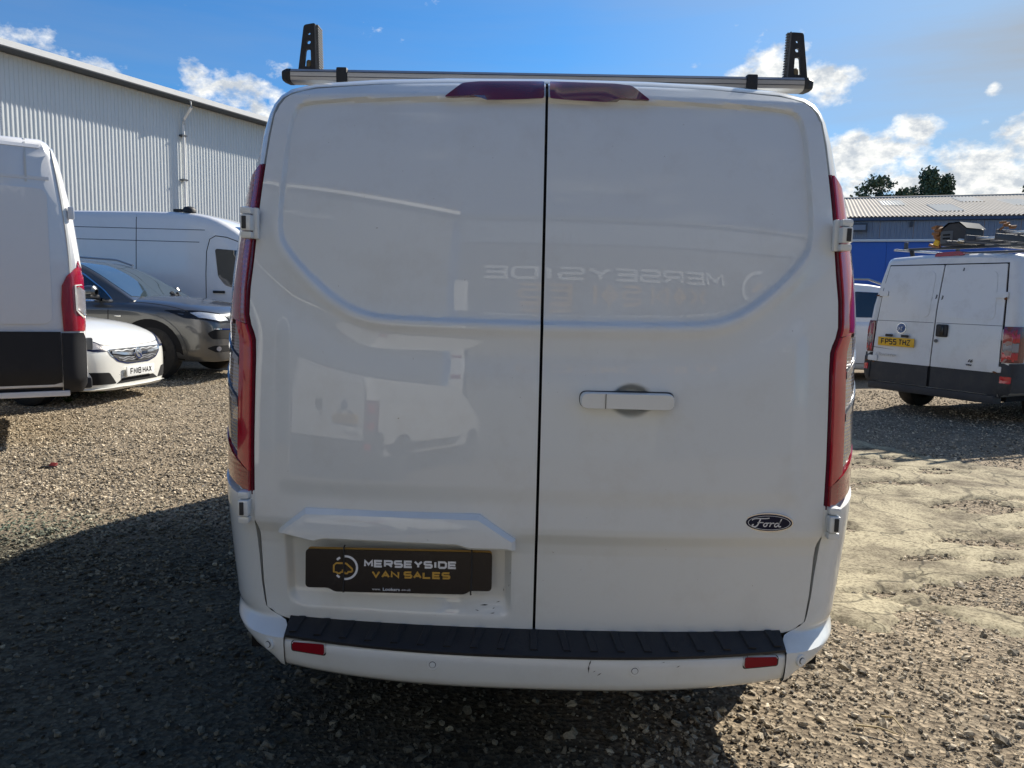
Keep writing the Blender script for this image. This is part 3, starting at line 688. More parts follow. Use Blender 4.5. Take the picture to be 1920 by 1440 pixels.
# ==================================================================== THE WHITE PANEL VAN (nearest)
van = thing('panel_van', 'big white panel van seen square from behind with a dealer plate and roof bars', 'van', (0,0,0))
PZ = [(.30,.05),(.40,.035),(.46,.03),(.60,.022),(.72,.016),(.752,.010),(.782,-.003),(.80,-.005),(1.0,.004),(1.2,.018),(1.4,.040),(1.6,.075),(1.8,.125),(1.95,.178),(2.02,.215),(2.06,.26),(2.09,.34)]
_zg = np.arange(.30, 2.0901, .005); _yg = np.interp(_zg, [p[0] for p in PZ], [p[1] for p in PZ])
for _it in range(3):
    _pad = np.pad(_yg, 12, mode='reflect', reflect_type='odd'); _sm = np.convolve(_pad, np.ones(25)/25, 'valid'); _w = smoothstep(.86, 1.0, _zg)*smoothstep(2.02, 1.92, _zg); _yg = _yg*(1-_w)+_sm*_w
PZ = [(float(a), float(b)) for a, b in zip(_zg, _yg)]          # eased so the reflections run smoothly
def S(x, z): return float(np.interp(z, [p[0] for p in PZ], [p[1] for p in PZ]))+.05*abs(x/.8)**2.5
XE = [(.40,.787),(.512,.787),(.60,.795),(.745,.799),(.760,.801),(.790,.810),(.87,.810),(1.0,.811),(1.25,.8085),(1.305,.810),(1.325,.816),(1.345,.825),(1.375,.832),(1.45,.832),(1.59,.822),(1.70,.816),(1.80,.809),(1.90,.803),(1.965,.797)]
ZT = [(0,2.075),(.3,2.067),(.5,2.058),(.69,2.043),(.730,2.034),(.755,2.024),(.775,2.010),(.789,1.990),(.797,1.965),(.84,1.96)]
ZB = [(0,.470),(.4,.469),(.70,.482),(.735,.486),(.760,.492),(.777,.501),(.785,.510),(.80,.514)]
# pressed upper panel: its rounded outline, whole width (shared by the two doors)
UR = smooth_line([(0,1.367),(.40,1.371),(.49,1.380),(.565,1.410),(.655,1.479),(.735,1.562),(.757,1.605),(.760,1.70),(.755,1.82),(.752,1.935),(.738,1.985),(.700,2.004),(.50,2.009),(0,2.011)], 3)
UPOLY = np.array([(p[0], p[1]) for p in UR]+[(-p[0], p[1]) for p in UR[::-1]])
def sdist(poly, x, z):
    """signed distance to a polygon, positive inside (arrays)"""
    x = np.asarray(x, float); z = np.asarray(z, float); d = np.full(x.shape, 1e9); ins = np.zeros(x.shape, bool)
    n = len(poly)
    for i in range(n):
        ax, az = poly[i-1]; bx, bz = poly[i]; L = (bx-ax)**2+(bz-az)**2+1e-12
        t = np.clip(((x-ax)*(bx-ax)+(z-az)*(bz-az))/L, 0, 1)
        d = np.minimum(d, np.hypot(x-ax-t*(bx-ax), z-az-t*(bz-az)))
        c = ((az > z) != (bz > z)) & (x < (bx-ax)*(z-az)/(bz-az+1e-12)+ax); ins ^= c
    return np.where(ins, d, -d)
RECESS = np.array(round_poly([(-.728,.755),(-.070,.755),(-.066,.535),(-.10,.515),(-.68,.520),(-.722,.55)], .03, 4))
CUP = np.array([(.2515+.060*math.cos(a), 1.165+.050*math.sin(a)) for a in np.linspace(0, 2*math.pi, 28, endpoint=False)])
LOWP = np.array(round_poly([(.02,.90),(.70,.90),(.735,.96),(.735,1.30),(.70,1.33),(.02,1.24)], .05, 4))
def door_y(x, z):
    """height field of the two rear doors: pressed panel, shoulder, plate recess, handle cup"""
    x = np.asarray(x, float); z = np.asarray(z, float)
    y = np.interp(z, [p[0] for p in PZ], [p[1] for p in PZ])+.05*np.abs(x/.8)**2.5
    d = sdist(UPOLY, x, z)
    y = y+.016*smoothstep(-.001, .009, d)                                  # upper panel set in
    low = smoothstep(1.75, 1.40, z)
    y = y+.008*low*np.exp(-((d+.085)/.055)**2)-.006*low*np.exp(-((d+.012)/.018)**2)   # shoulder and hollow below it
    e = .735-np.abs(x)
    y = y-.006*smoothstep(-.02, .035, e)*smoothstep(.86, .92, z)*smoothstep(1.45, 1.30, z)    # lower field slightly proud
    y = y+.026*smoothstep(-.002, .020, sdist(RECESS, x, z))*smoothstep(.515, .585, z)
    y = y+.030*smoothstep(0, .024, sdist(CUP, x, z))
    return y
def door_mesh(sx):
    us = np.concatenate([np.linspace(0,.78,96,endpoint=False), np.linspace(.78,1,52)])
    us = us*.995+.005; vs_ = np.concatenate([np.linspace(0,.06,9,endpoint=False), np.linspace(.06,.94,330,endpoint=False), np.linspace(.94,1,14)])
    G = np.zeros((len(vs_), len(us), 3))
    for j, u in enumerate(us):
        xm = u*.80; zb, zt = interp(xm, ZB), interp(xm, ZT)
        for i, v in enumerate(vs_):
            z = zb+(zt-zb)*v; G[i,j] = (max(.0035, u*float(interp(z, XE))), 0, z)
    G[:,:,0] *= sx
    G[:,:,1] = door_y(G[:,:,0], G[:,:,2])
    mb = MB(); mb.grid([[tuple(p) for p in r] for r in G])
    nr, nc = G.shape[:2]
    edge = [(0,j) for j in range(nc)]+[(i,nc-1) for i in range(1,nr)]+[(nr-1,j) for j in range(nc-2,-1,-1)]+[(i,0) for i in range(nr-2,0,-1)]
    c = G[nr//2, nc//2]
    ring = [G[i,j] for i,j in edge]
    def inset(p, k, dy):
        q = np.array(p); q[0] += k*np.sign(c[0]-q[0]); q[2] += k*np.sign(c[2]-q[2]); q[1] += dy; return tuple(q)
    r1 = [inset(p, .0015, .004) for p in ring]; r2 = [inset(p, .0015, .05) for p in ring]
    k = len(ring); base = len(mb.v); mb.add([tuple(p) for p in ring]+r1+r2, [])
    for a in range(2):
        for i in range(k): mb.f.append((base+a*k+i, base+a*k+(i+1)%k, base+(a+1)*k+(i+1)%k, base+(a+1)*k+i))
    return mb
doors = {}
for s in (-1, 1):
    mb = door_mesh(s); me = bpy.data.meshes.new('rear_door'); me.from_pydata(mb.v, [], mb.f)
    bm = bmesh.new(); bm.from_mesh(me); bmesh.ops.remove_doubles(bm, verts=bm.verts[:], dist=2e-5); bmesh.ops.recalc_face_normals(bm, faces=bm.faces[:]); bm.to_mesh(me); bm.free()
    doors[s] = link('rear_door', me, M['white'], van, 38)
doors[-1]['label'] = 'left rear door with the number plate recess'; doors[1]['label'] = 'right rear door with the pull handle'
dbvh = bvh_of(doors[-1], doors[1])
# dark rubber seal closing the shut lines
mb = MB(); g = []
for v in np.linspace(0,1,60):
    row = []
    for u in np.linspace(-1,1,41):
        xm = abs(u)*.80; z = interp(xm, ZB)-.012+(interp(xm, ZT)-interp(xm, ZB)+.020)*v
        x = u*(float(interp(z, XE))+.012); row.append((x, S(x, z)+.040, z))
    g.append(row)
mb.grid(g); mb.build('door_seal', M['dark'], van)

# body shell: door opening lofted round the corners into the side and roof section
ARI = [(.50,.797),(.60,.804),(.75,.809),(.79,.819),(.87,.819),(1.0,.820),(1.25,.8175),(1.305,.820),(1.345,.835),(1.375,.842),(1.45,.842),(1.59,.831),(1.70,.825),(1.80,.818),(1.90,.812),(1.965,.805)]
BX = [(.34,.93),(.50,.965),(.70,.985),(.90,.992),(1.05,.993),(1.2,.989),(1.35,.979),(1.5,.964),(1.6,.949),(1.7,.930),(1.8,.908),(1.9,.884),(1.975,.860)]
AB = []   # (A.x, A.z, B.x, B.z)
for z in (.36,.42,.50,.60,.70,.79,.87,1.0,1.12,1.25,1.305,1.345,1.375,1.45,1.52,1.59,1.70,1.80,1.90): AB.append((float(interp(z, ARI)), max(z,.50)+.0, float(interp(z, BX)), z))
AB += [(.805,1.967,.862,1.972),(.797,1.993,.845,2.012),(.782,2.014,.820,2.045),(.758,2.031,.790,2.067),(.692,2.051,.705,2.090),(.50,2.066,.5,2.106),(.3,2.0745,.3,2.114),(.0,2.0825,.0,2.118)]
YB = .42
def corner(k_or_z, t, off=0.0):
    if isinstance(k_or_z, tuple): ax, az, bx, bz = k_or_z
    else:
        z = k_or_z; ax, az, bx, bz = float(interp(z, ARI)), z, float(interp(z, BX)), z
    ay = S(ax, az)+.006; s_ = .58*math.sin(t*math.pi/2)+.42*t; c_ = .58*(1-math.cos(t*math.pi/2))+.42*t
    p = Vector((ax+(bx-ax)*s_, ay+(YB-ay)*c_, az+(bz-az)*s_))
    if off:
        t2 = t+.01; q = corner(k_or_z, t2); tang = (q-p).normalized(); zz = Vector((0,0,1))
        n = tang.cross(zz).normalized(); n = n if n.y < 0 or n.x > 0 else -n
        if n.dot(Vector((.7,-.7,0))) < 0: n = -n
        p = p+n*off
    return p
TS = [0,.06,.14,.24,.34,.45,.56,.68,.80,.90,1.0]
FR = [(.7,1,1),(1.6,1,1),(2.6,1,1),(3.6,1,1),(3.95,.995,1),(4.25,.98,.93),(4.55,.97,.74),(4.8,.96,.58),(5.1,.93,.47),(5.28,.86,.36),(5.34,.78,.28)]
rows = []
for s in (1,):
    for t in TS: rows.append([corner(ab, t) for ab in AB])
    for yy, kx, kz in FR: rows.append([Vector((ab[2]*kx, yy, .36+(ab[3]-.36)*(kz if ab[3] > .9 else min(1, kz*1.9)) if ab[3] > .36 else ab[3])) for ab in AB])
full = []
for r in rows: full.append([Vector((-p.x, p.y, p.z)) for p in r]+[p for p in r[::-1][1:]])
mb = MB(); mb.grid([[tuple(p) for p in r] for r in full])
n0 = (len(full)-1)*len(full[0]); mb.f.append(tuple(n0+i for i in range(len(full[0]))))
# return flange into the door opening
fl = [(p.x*.985, p.y+.05, p.z) for p in full[0]]; base = len(mb.v); mb.add([tuple(p) for p in full[0]]+fl, [(i, i+1, i+1+len(fl), i+len(fl)) for i in range(len(fl)-1)])
body = mb.build('body', M['white'], van, 45)
mb = MB(); mb.box((0,2.7,.345), (1.80,4.9,.08)); mb.box((0,.60,.42),(1.40,.8,.12)); mb.build('underbody', M['dark'], van)

# tail lights: lens pieces laid on the corner surface
def lamp_piece(s, name, m, parent, zlo, zhi, t0, t1, off, nz=14, nt=8, back=.012):
    """zlo, zhi: functions of the fraction across (0 at the door, 1 outside)"""
    top, bot = [], []
    for j in range(nt+1):
        u = j/nt; ct, cb = [], []
        for i in range(nz+1):
            v = i/nz; z = zlo(u)+(zhi(u)-zlo(u))*v
            a = t0(z) if callable(t0) else t0; b = t1(z) if callable(t1) else t1; t = a+(b-a)*u
            p = corner(z, t, off); q = corner(z, t, off-back)
            ct.append((s*p.x, p.y, p.z)); cb.append((s*q.x, q.y, q.z))
        top.append(ct); bot.append(cb)
    mb = MB(); mb.grid(top); mb.grid(bot)
    for A, B in ((top[0], bot[0]), (top[-1], bot[-1]), ([r[0] for r in top], [r[0] for r in bot]), ([r[-1] for r in top], [r[-1] for r in bot])): mb.grid([A, B])
    return mb.build(name, m, parent, 50)
L = lambda a, b: (lambda u: a+(b-a)*u)
for s in (-1, 1):
    tl = lamp_piece(s, 'tail_light', M['darkred'], van, L(.862,.905), L(1.808,1.725), -.02, .98, .006, 40, 12)
    lamp_piece(s, 'red_lens', M['redbright' if s > 0 else 'red'], tl, L(1.35,1.36), L(1.806,1.775), .0, lambda z: .27+.10*(1.8-z), .012, 24, 6)        # slim upper strip; sun glow on the right one put into its colour
    lamp_piece(s, 'side_lens', M['smoke'], tl, L(1.36,1.10), L(1.765,1.715), lambda z: .28+.10*(1.8-z), .97, .011, 24, 6)
    lamp_piece(s, 'red_lens', M['redbright'], tl, L(.93,.96), L(1.348,1.358), .0, .19, .014, 24, 5)                                                     # inner bar
    lamp_piece(s, 'smoked_lens', M['smoke'], tl, L(1.255,1.34), L(1.346,1.357), .20, .97, .012, 8, 6)
    lamp_piece(s, 'clear_lens', M['clear'], tl, L(1.135,1.245), L(1.225,1.315), .20, .97, .012, 8, 6)
    lamp_piece(s, 'clear_lens', M['clear'], tl, L(.975,1.065), L(1.105,1.215), .20, .97, .012, 8, 6)
    lamp_piece(s, 'divider', M['dimlens'], tl, L(1.230,1.320), L(1.250,1.335), .20, .97, .016, 2, 6)
    lamp_piece(s, 'divider', M['dimlens'], tl, L(1.110,1.220), L(1.130,1.240), .20, .97, .016, 2, 6)
    lamp_piece(s, 'red_lens', M['red'], tl, L(.872,.915), L(.93,1.045), .0, .97, .015, 8, 10)
    for k in range(34):                                                                             # ridged outer edge of the lens
        z = 1.06+.0175*k; p = corner(z, .985, .012); q = MB(); q.box((s*p.x, p.y, p.z), (.012,.05,.008)); 
        o = q.build('lens_ridge', M['clear'], tl)
# hinges
def hinge(s, z, h, x, y, parent):
    q = MB(); q.box((s*x, y, z), (.036,.05,h*.52), bev=.006); o = q.build('hinge', M['white'], parent)
    q = MB(); q.box((s*(x+.003), y-.020, z), (.016,.026,h*.40), bev=.003); q.build('hinge_slot', M['black'], o) if False else None
    for dz in (-1, 1):
        q = MB(); q.box((s*(x+.002), y+.006, z+dz*h*.385), (.044,.046,h*.23), bev=.008); ob = q.build('hinge', M['white'], parent)
    return o
for s in (-1, 1):
    for z, h, x, y in ((1.632,.088,.838,.110),(.826,.094,.836,.047)):
        q = MB()
        q.box((s*x, y, z), (.030,.05,h*.50), bev=.005)
        for dz in (-1,1): q.box((s*(x+.002), y+.006, z+dz*h*.385), (.033,.046,h*.235), bev=.008)
        q.box((s*(x-.018), y+.014, z), (.016,.02,h*1.0), bev=.005)
        q.build('hinge', M['white'], doors[s])
        q = MB(); q.box((s*(x+.003), y-.0255, z), (.012,.006,h*.40), bev=.002); q.build('hinge_pin_slot', M['darkplastic'], doors[s])
# high level brake light, one half on each door
for s in (-1, 1):
    pl = [(s*.008,2.013),(s*.008,2.066),(s*.20,2.060),(s*.247,2.053),(s*.296,2.010)]
    patch(dbvh, round_poly(pl, .006, 2), 'y-', 'brake_light', M['darkred'], doors[s], off=.010, skirt=.02, res=.035)
# number plate garnish
q = MB()
out_ = [(-.738,.760),(-.734,.770),(-.656,.834),(-.160,.838),(-.058,.768),(-.058,.738),(-.190,.737),(-.218,.748),(-.602,.748),(-.624,.737)]
inn_ = [(-.712,.762),(-.708,.766),(-.645,.806),(-.168,.810),(-.082,.760),(-.082,.748),(-.186,.747),(-.222,.756),(-.598,.756),(-.628,.747)]
mid_ = [((a[0]*.55+b[0]*.45), (a[1]*.55+b[1]*.45)) for a, b in zip(out_, inn_)]
def dy(p, o): return (p[0], float(door_y(p[0], .80 if p[1] > .78 else .79))+o, p[1])
n = len(out_)
rings = [[dy(p, .03) for p in out_], [dy(p, -.006) for p in out_], [dy(p, -.022) for p in mid_], [dy(p, -.026) for p in inn_]]
q.add([p for r in rings for p in r], [(a*n+i, a*n+(i+1)%n, (a+1)*n+(i+1)%n, (a+1)*n+i) for a in range(3) for i in range(n)]+[tuple(3*n+i for i in range(n))])
q.build('plate_garnish', M['white'], doors[-1], 28)
# pull handle
hy = .012
q = MB(); hp = round_poly([(.110,1.1435),(.366,1.1460),(.366,1.1875),(.110,1.1865)], .022, 6)
def pill(x0, x1, z0, z1, y0, y1, ins):
    a = round_poly([(x0,z0),(x1,z0),(x1,z1),(x0,z1)], min(.021,(z1-z0)*.49), 6); c0, c1 = (x0+x1)/2, (z0+z1)/2
    m_ = MB(); n_ = len(a); rr = []
    for f, y in ((1, y0), (1, y0+(y1-y0)*.55), (.965, y0+(y1-y0)*.85), (.90, y1)):
        rr.append([(c0+(p[0]-c0)*(1-(1-f)*(z1-z0)/(x1-x0)*1.5), y, c1+(p[1]-c1)*f) for p in a])
    m_.add([p for r in rr for p in r], [(b*n_+i, b*n_+(i+1)%n_, (b+1)*n_+(i+1)%n_, (b+1)*n_+i) for b in range(3) for i in range(n_)]+[tuple(3*n_+i for i in range(n_))])
    return m_
o = pill(.109,.366,1.1435,1.188,.020,-.020,.9).build('handle', M['white'], doors[1], 50)
q = MB(); q.box((.1775,-.0185,1.166), (.0016,.008,.040)); q.build('handle_gap', M['darkplastic'], doors[1])
pill(.106,.369,1.1405,1.1905,.024,.008,.9).build('handle_gasket', M['darkplastic'], doors[1], 50)
# oval badge with script lettering
bx, bz, by = .650, .829, float(door_y(.65,.829))
def disc(cx, cz, rx, rz, y0, y1, n=40, dome=.0):
    m_ = MB(); a = [(cx+rx*math.cos(t), cz+rz*math.sin(t)) for t in np.linspace(0, 2*math.pi, n, endpoint=False)]
    rr = [[(p[0], y0, p[1]) for p in a], [(p[0], y1+.3*(y0-y1), p[1]) for p in a], [(cx+(p[0]-cx)*.97, y1, cz+(p[1]-cz)*.94) for p in a]]
    m_.add([p for r in rr for p in r], [(b*n+i, b*n+(i+1)%n, (b+1)*n+(i+1)%n, (b+1)*n+i) for b in range(2) for i in range(n)]+[tuple(2*n+i for i in range(n))])
    return m_
rot_b = Matrix.Rotation(.055, 4, 'Z')
bd = disc(bx, bz, .070, .0285, by+.012, by-.006).build('badge', M['chrome'], doors[1], 40)
def onbadge(m_): return m_
def child3(o, parent, loc=None):
    return o
badge_face = disc(bx, bz, .0645, .0238, by-.004, by-.0085).build('badge_face', M['badgeblue'], doors[1], 40)
ring_o = MB(); a = np.linspace(0, 2*math.pi, 48, endpoint=False)
ring_o.add([(bx+.0590*math.cos(t), by-.0088, bz+.0205*math.sin(t)) for t in a]+[(bx+.0575*math.cos(t), by-.0088, bz+.0192*math.sin(t)) for t in a], [(i,(i+1)%48,48+(i+1)%48,48+i) for i in range(48)])
ring_o.build('badge_ring', M['letterw'], doors[1])
script = [([(-.047,.0065),(-.042,.0105),(-.030,.0112),(-.012,.0112),(-.004,.0128)], .0022),
          ([(-.0255,.0108),(-.029,.002),(-.033,-.0065),(-.039,-.0098),(-.046,-.0085),(-.0455,-.0045),(-.042,-.0040)], .0032),
          ([(-.033,.0008),(-.024,.0018),(-.018,.0012)], .0022),
          ([(-.0110,.0008),(-.0165,-.0012),(-.0180,-.0062),(-.0145,-.0086),(-.0095,-.0062),(-.0085,-.0015),(-.0115,.0008),(-.006,.0002),(-.003,.001)], .0026),
          ([(-.0015,.0012),(.001,.0010),(-.001,-.004),(-.0025,-.0085)], .0026), ([(-.0005,-.003),(.004,.0008),(.0075,.0012),(.0085,-.001)], .0024),
          ([(.0195,.0006),(.013,.0008),(.0095,-.004),(.0105,-.0082),(.015,-.0078),(.0195,-.0030),(.024,.0062),(.0265,.0112)], .0026), ([(.0238,.0052),(.0198,-.004),(.0205,-.0084),(.026,-.0068)], .0026)]
q = MB()
for pts, w in script:
    pp = smooth_line(pts, 2); pl = stroke(pp, w); k = len(pp)
    base = len(q.v); q.add([(bx+.004+p[0]*1.12, by-.0098, bz-.001+p[1]*1.18) for p in pl], [(i, i+1, 2*k-2-i, 2*k-1-i) for i in range(k-1)])
q.build('badge_script', M['letterw'], doors[1], 0, fix=False)
# scuffs round the plate recess and on the bumper
q = MB()
def scuff(mb, x, z, w, a, y):
    ca, sa = math.cos(a), math.sin(a); pts = [(-w,-w*.12),(w*.2,-w*.2),(w,0),(w*.1,w*.15)]
    mb.add([(x+p[0]*ca-p[1]*sa, y, z+p[0]*sa+p[1]*ca) for p in pts], [(0,1,2,3)])
for x, z, w, a in ((-.105,.565,.006,.2),(-.145,.556,.012,0),(-.118,.548,.005,.8),(-.165,.542,.006,-.3),(-.12,.536,.007,.1),(-.075,.62,.004,1.4),(-.09,.60,.005,1.5),(-.072,.66,.004,1.3)): scuff(q, x, z, w, a, float(door_y(x, z))-.0012)
q.build('scuff_mark', M['scuff'], doors[-1], 0, fix=False)

# number plate with its dealer cover
npl = bpy.data.objects.new('number_plate', None); col.objects.link(npl); npl.parent = van
npl['label'] = 'black dealer show plate held on with cable ties'
PR, PU = Vector((1,.018,.0)).normalized(), Vector((0,.055,1)).normalized(); PN = PR.cross(PU)
PC = Vector((-.386,.004,.668))
def plate_mesh(poly, t0, t1):
    m_ = MB(); n_ = len(poly)
    m_.add([PC+PR*p[0]+PU*p[1]+PN*t0 for p in poly]+[PC+PR*p[0]+PU*p[1]+PN*t1 for p in poly], [tuple(range(n_)), tuple(range(2*n_-1,n_-1,-1))]+[(i,(i+1)%n_,(i+1)%n_+n_,i+n_) for i in range(n_)])
    return m_
cover = round_poly([(-.263,-.055),(-.198,-.055),(-.180,-.066),(.186,-.066),(.204,-.055),(.263,-.055),(.263,.055),(-.263,.055)], .012, 4)
plate_mesh(cover, .0035, .0075).build('cover', M['plate'], npl, 30)
plate_mesh(round_poly([(-.258,.0),(.262,.0),(.262,.0595),(-.258,.0595)], .01, 3), -.002, .0025).build('backing', M['goldstrip'], npl, 30)
def onp(a, b, t=.0078): return PC+PR*a+PU*b+PN*t
block_text('MERSEYSIDE', 'lettering', M['letterw'], npl, onp(.033,.0175), PR, PU, .0215, .262, wt=.27)
block_text('VAN SALES', 'lettering', M['lettery'], npl, onp(.035,-.0130), PR, PU, .0205, .222, wt=.27)
text('www.', 'lettering', M['letterw'], npl, onp(-.062,-.0555), PR, PU, .0065, .024, .0004)
text('Lookers', 'lettering', M['letterw'], npl, onp(-.020,-.0555), PR, PU, .0085, .048, .0004, bold=.02)
text('.co.uk', 'lettering', M['letterw'], npl, onp(.021,-.0555), PR, PU, .0065, .028, .0004)
def pstroke(paths, m_, w):
    q = MB()
    for pts in paths:
        pl = stroke(pts, w); k = len(pts); q.add([onp(*p, .0084) for p in pl], [(i, i+1, 2*k-2-i, 2*k-1-i) for i in range(k-1)])
    return q.build('logo', m_, npl, 0, fix=False)
arc = lambda a0, a1, r, n=26: [(-.150+r*math.cos(t), .004+r*math.sin(t)) for t in np.linspace(R(a0), R(a1), n)]
pstroke([arc(-100,98,.0325), arc(118,138,.0325,5), arc(222,240,.0325,5)], M['letterw'], .0062)
pstroke([[(-.158,.0165),(-.176,.0165),(-.183,.010),(-.183,-.009),(-.176,-.009)], [(-.176,-.009),(-.172,-.0125),(-.166,-.0125),(-.163,-.009),(-.158,-.009),(-.158,-.002)],
         [(-.152,.0165),(-.147,.0150),(-.131,.0005),(-.131,-.007)], [(-.131,-.007),(-.142,-.008),(-.145,-.0125),(-.151,-.0125),(-.153,-.008)]], M['lettery'], .0052)
for a in (-.155, .205):
    q = MB(); q.tube([onp(a,.0640,-.004), onp(a,.0625,.0095), onp(a+.001,0,.0098), onp(a-.001,-.066,.0095), onp(a,-.068,.0)], .0022, 6); q.build('cable_tie', M['black'], npl)

# rear bumper: centre section, corners, black tread strip
bump = bpy.data.objects.new('bumper', None); col.objects.link(bump); bump.parent = van
def yb(x): return -.068+.075*(abs(x)/.715)**2.4
PROF = [(.456,.016),(.4535,.004),(.447,0),(.425,.001),(.378,.006),(.360,.012),(.347,.026),(.341,.06),(.341,.25)]
xs = np.linspace(-.7165,.7165,49)
mb = MB(); mb.grid([[(x, yb(x)+d, z-.006*(abs(x)/.7)**2+(.020*(abs(x)/.7)**3 if z < .40 else 0)) for x in xs] for z, d in PROF]); 
cen = mb.build('bumper_centre', M['white'], bump, 50)
for s in (-1, 1):
    G = []
    zs = [.337,.343,.356,.375,.40,.43,.446,.455,.462,.470,.477,.484,.490,.498,.507,.52,.54,.60,.68,.76,.82,.846]
    for z in zs:
        row = []
        k = float(np.interp(z, [.337,.343,.356,.375,.42], [.07,.03,.014,.007,0]))
        f = float(smoothstep(.455, .545, z))
        ax = float(interp(z, [(.455,.7175),(.470,.7175),(.482,.721),(.488,.738),(.495,.753),(.502,.767),(.510,.780),(.52,.789),(.54,.794),(.62,.803),(.75,.808),(.80,.818),(.86,.819)])); ay = float(interp(z, [(.455,yb(.718)),(.470,.036),(.484,.064),(.492,S(.765,.5)+.004),(.86,S(.765,.5)+.004)]))+k if z < .5 else S(ax, z)+.004
        bxx = float(interp(z, BX))+.006-.10*float(smoothstep(.44,.337,z))**1.5; bulge = .012*(1-f)
        for t in np.linspace(0,1,15):
            s_ = .84*math.sin(t*math.pi/2)+.16*t; c_ = .84*(1-math.cos(t*math.pi/2))+.16*t
            top_ = .058*t*float(smoothstep(.78,.846,z)); zm = .350+.062*float(smoothstep(0,.7,t)); lift = (zm-.337)*max(0,1-(z-.337)/.118); tuck = .05*float(smoothstep(.40,.337,z))*float(smoothstep(0,.5,t))
            row.append((s*(ax+(bxx-ax)*s_+bulge*math.sin(t*math.pi)*.7-tuck), ay+(.44-ay)*c_-bulge*math.sin(t*math.pi)*.7-.006+tuck, z+lift+top_))
        row.append((s*(bxx-tuck), .75, z+lift+top_)); G.append(row)
    lid = []
    for t in np.linspace(0,1,15):
        p = corner(.846, t, -.015); lid.append((s*p.x, p.y, .850+.058*t))
    lid.append((s*(BX[2][1]-.05), .75, .908)); G.append(lid)
    mb = MB(); mb.grid(G); mb.build('bumper_corner', M['white'], bump, 50)
# tread strip
mb = MB(); xs = np.linspace(-.7155,.7155,45)
mb.grid([[(x, (yb(x)+d0)*(1-w)+(S(x,.49)+.006)*w, z+.004*(abs(x)/.7)**2) for x in xs] for d0, w, z in ((.012,0,.448),(-.002,0,.452),(-.003,.0,.460),(.004,.08,.467),(.0,.5,.480),(0,1,.494))])
pad = mb.build('tread_strip', M['black'], bump, 40)
for k in range(19):
    x = -.675+k*.075; sl = .02*np.sign(x) if abs(x) > .01 else 0
    q = MB(); A = []; 
    for w, z in ((.14,.4705),(.5,.4835),(.86,.4945)):
        y = (yb(x))*(1-w)+(S(x,.49)+.006)*w; A.append([(x-.012+sl*(1-w), y, z+.004*(abs(x)/.7)**2-.004), (x-.009+sl*(1-w), y-.002, z+.004*(abs(x)/.7)**2+.0014), (x+.009+sl*(1-w), y-.002, z+.004*(abs(x)/.7)**2+.0014), (x+.012+sl*(1-w), y, z+.004*(abs(x)/.7)**2-.004)])
    q.grid(A); q.f += [(0,1,2,3),(8,9,10,11)]; q.build('tread_rib', M['black'], bump, 40)
bbvh = bvh_of(cen)
for s in (-1, 1):
    rp = round_poly([(s*.594,.4195),(s*.690,.4215),(s*.690,.4435),(s*.594,.4480)], .006, 3)
    patch(bbvh, round_poly([(s*.589,.4155),(s*.695,.4175),(s*.695,.4475),(s*.589,.452)], .008, 3), 'y-', 'reflector_bezel', M['darkplastic'], bump, off=.0015, skirt=.004, res=.04)
    patch(bbvh, rp, 'y-', 'reflector', M['reflred'], bump, off=.004, skirt=.006, res=.04)
    x = s*.281; y = yb(x)+.0015
    q = disc(x, .4195, .0175, .0175, y+.004, y-.0012, 28); q.build('parking_sensor', M['white'], bump)
    q = disc(x, .4195, .0098, .0098, y+.004, y-.0022, 28); q.build('sensor_rim', M['darkplastic'], bump)
    q = disc(x, .4195, .0083, .0083, y+.004, y-.0032, 28); q.build('sensor_face', M['white'], bump)
    # outer sensor on the corner piece, turned with the surface
    for nm, r_, d_, mm in (('parking_sensor',.0175,.0015,'white'),('sensor_rim',.0098,.0035,'darkplastic'),('sensor_face',.0083,.0050,'white')):
        q = disc(0, 0, r_, r_, .006, -d_, 28); o = q.build(nm, M[mm], bump); o.location = (s*.764,.0125,.430); o.rotation_euler = (0,0,s*R(30))
q = MB()
for x, z, w, a in ((.155,.442,.010,1.2),(.152,.425,.012,1.5),(.168,.418,.005,.5),(.182,.410,.008,.6),(.163,.409,.004,0),(.402,.432,.006,.5),(.36,.445,.004,.1),(.60,.452,.005,1.2)): scuff(q, x, z, w, a, yb(x)+(.0045 if z < .41 else .0005)-.0016)
q.build('scuff_mark', M['scuff'], bump, 0, fix=False)
# wheels
def wheel(parent, x, y, z, r=.34, w=.22, spokes=5, rimr=.62, side=1, mrim='rim', name='wheel', flat=False):
    q = MB(); h = w/2; q.lathe([(-h*.9,r*.62),(-h,r*.80),(-h*.86,r*.955),(-h*.5,r),(h*.5,r),(h*.86,r*.955),(h,r*.80),(h*.9,r*.62)], (0,0,0), 'x', 40)
    o = q.build(name, M['rubber'], parent, 35); o.location = (x,y,z)
    q = MB(); q.lathe([(side*h*.92,r*rimr),(side*h*.80,r*rimr*.95),(side*h*.35,r*rimr*.90),(side*h*.25,0.01)], (0,0,0), 'x', 40); ri = q.build('rim', M[mrim], o, 35)
    q = MB()
    for k in range(spokes):
        a = k*2*math.pi/spokes+.3; m3 = Matrix.Rotation(a, 3, 'X')
        q.box(m3 @ Vector((side*h*.66, r*rimr*.52, 0)), (h*.22, r*rimr*.92, r*.13), rot=m3, bev=.006)
    q.lathe([(side*h*.80,0.001),(side*h*.80,r*.13),(side*h*.5,r*.16)], (0,0,0), 'x', 20)
    q.build('spoke', M[mrim], o, 35); return o
for s in (-1, 1):
    for y in (1.02, 4.30): wheel(van, s*.83, y, .335, .335, .215, side=s, mrim='silver')
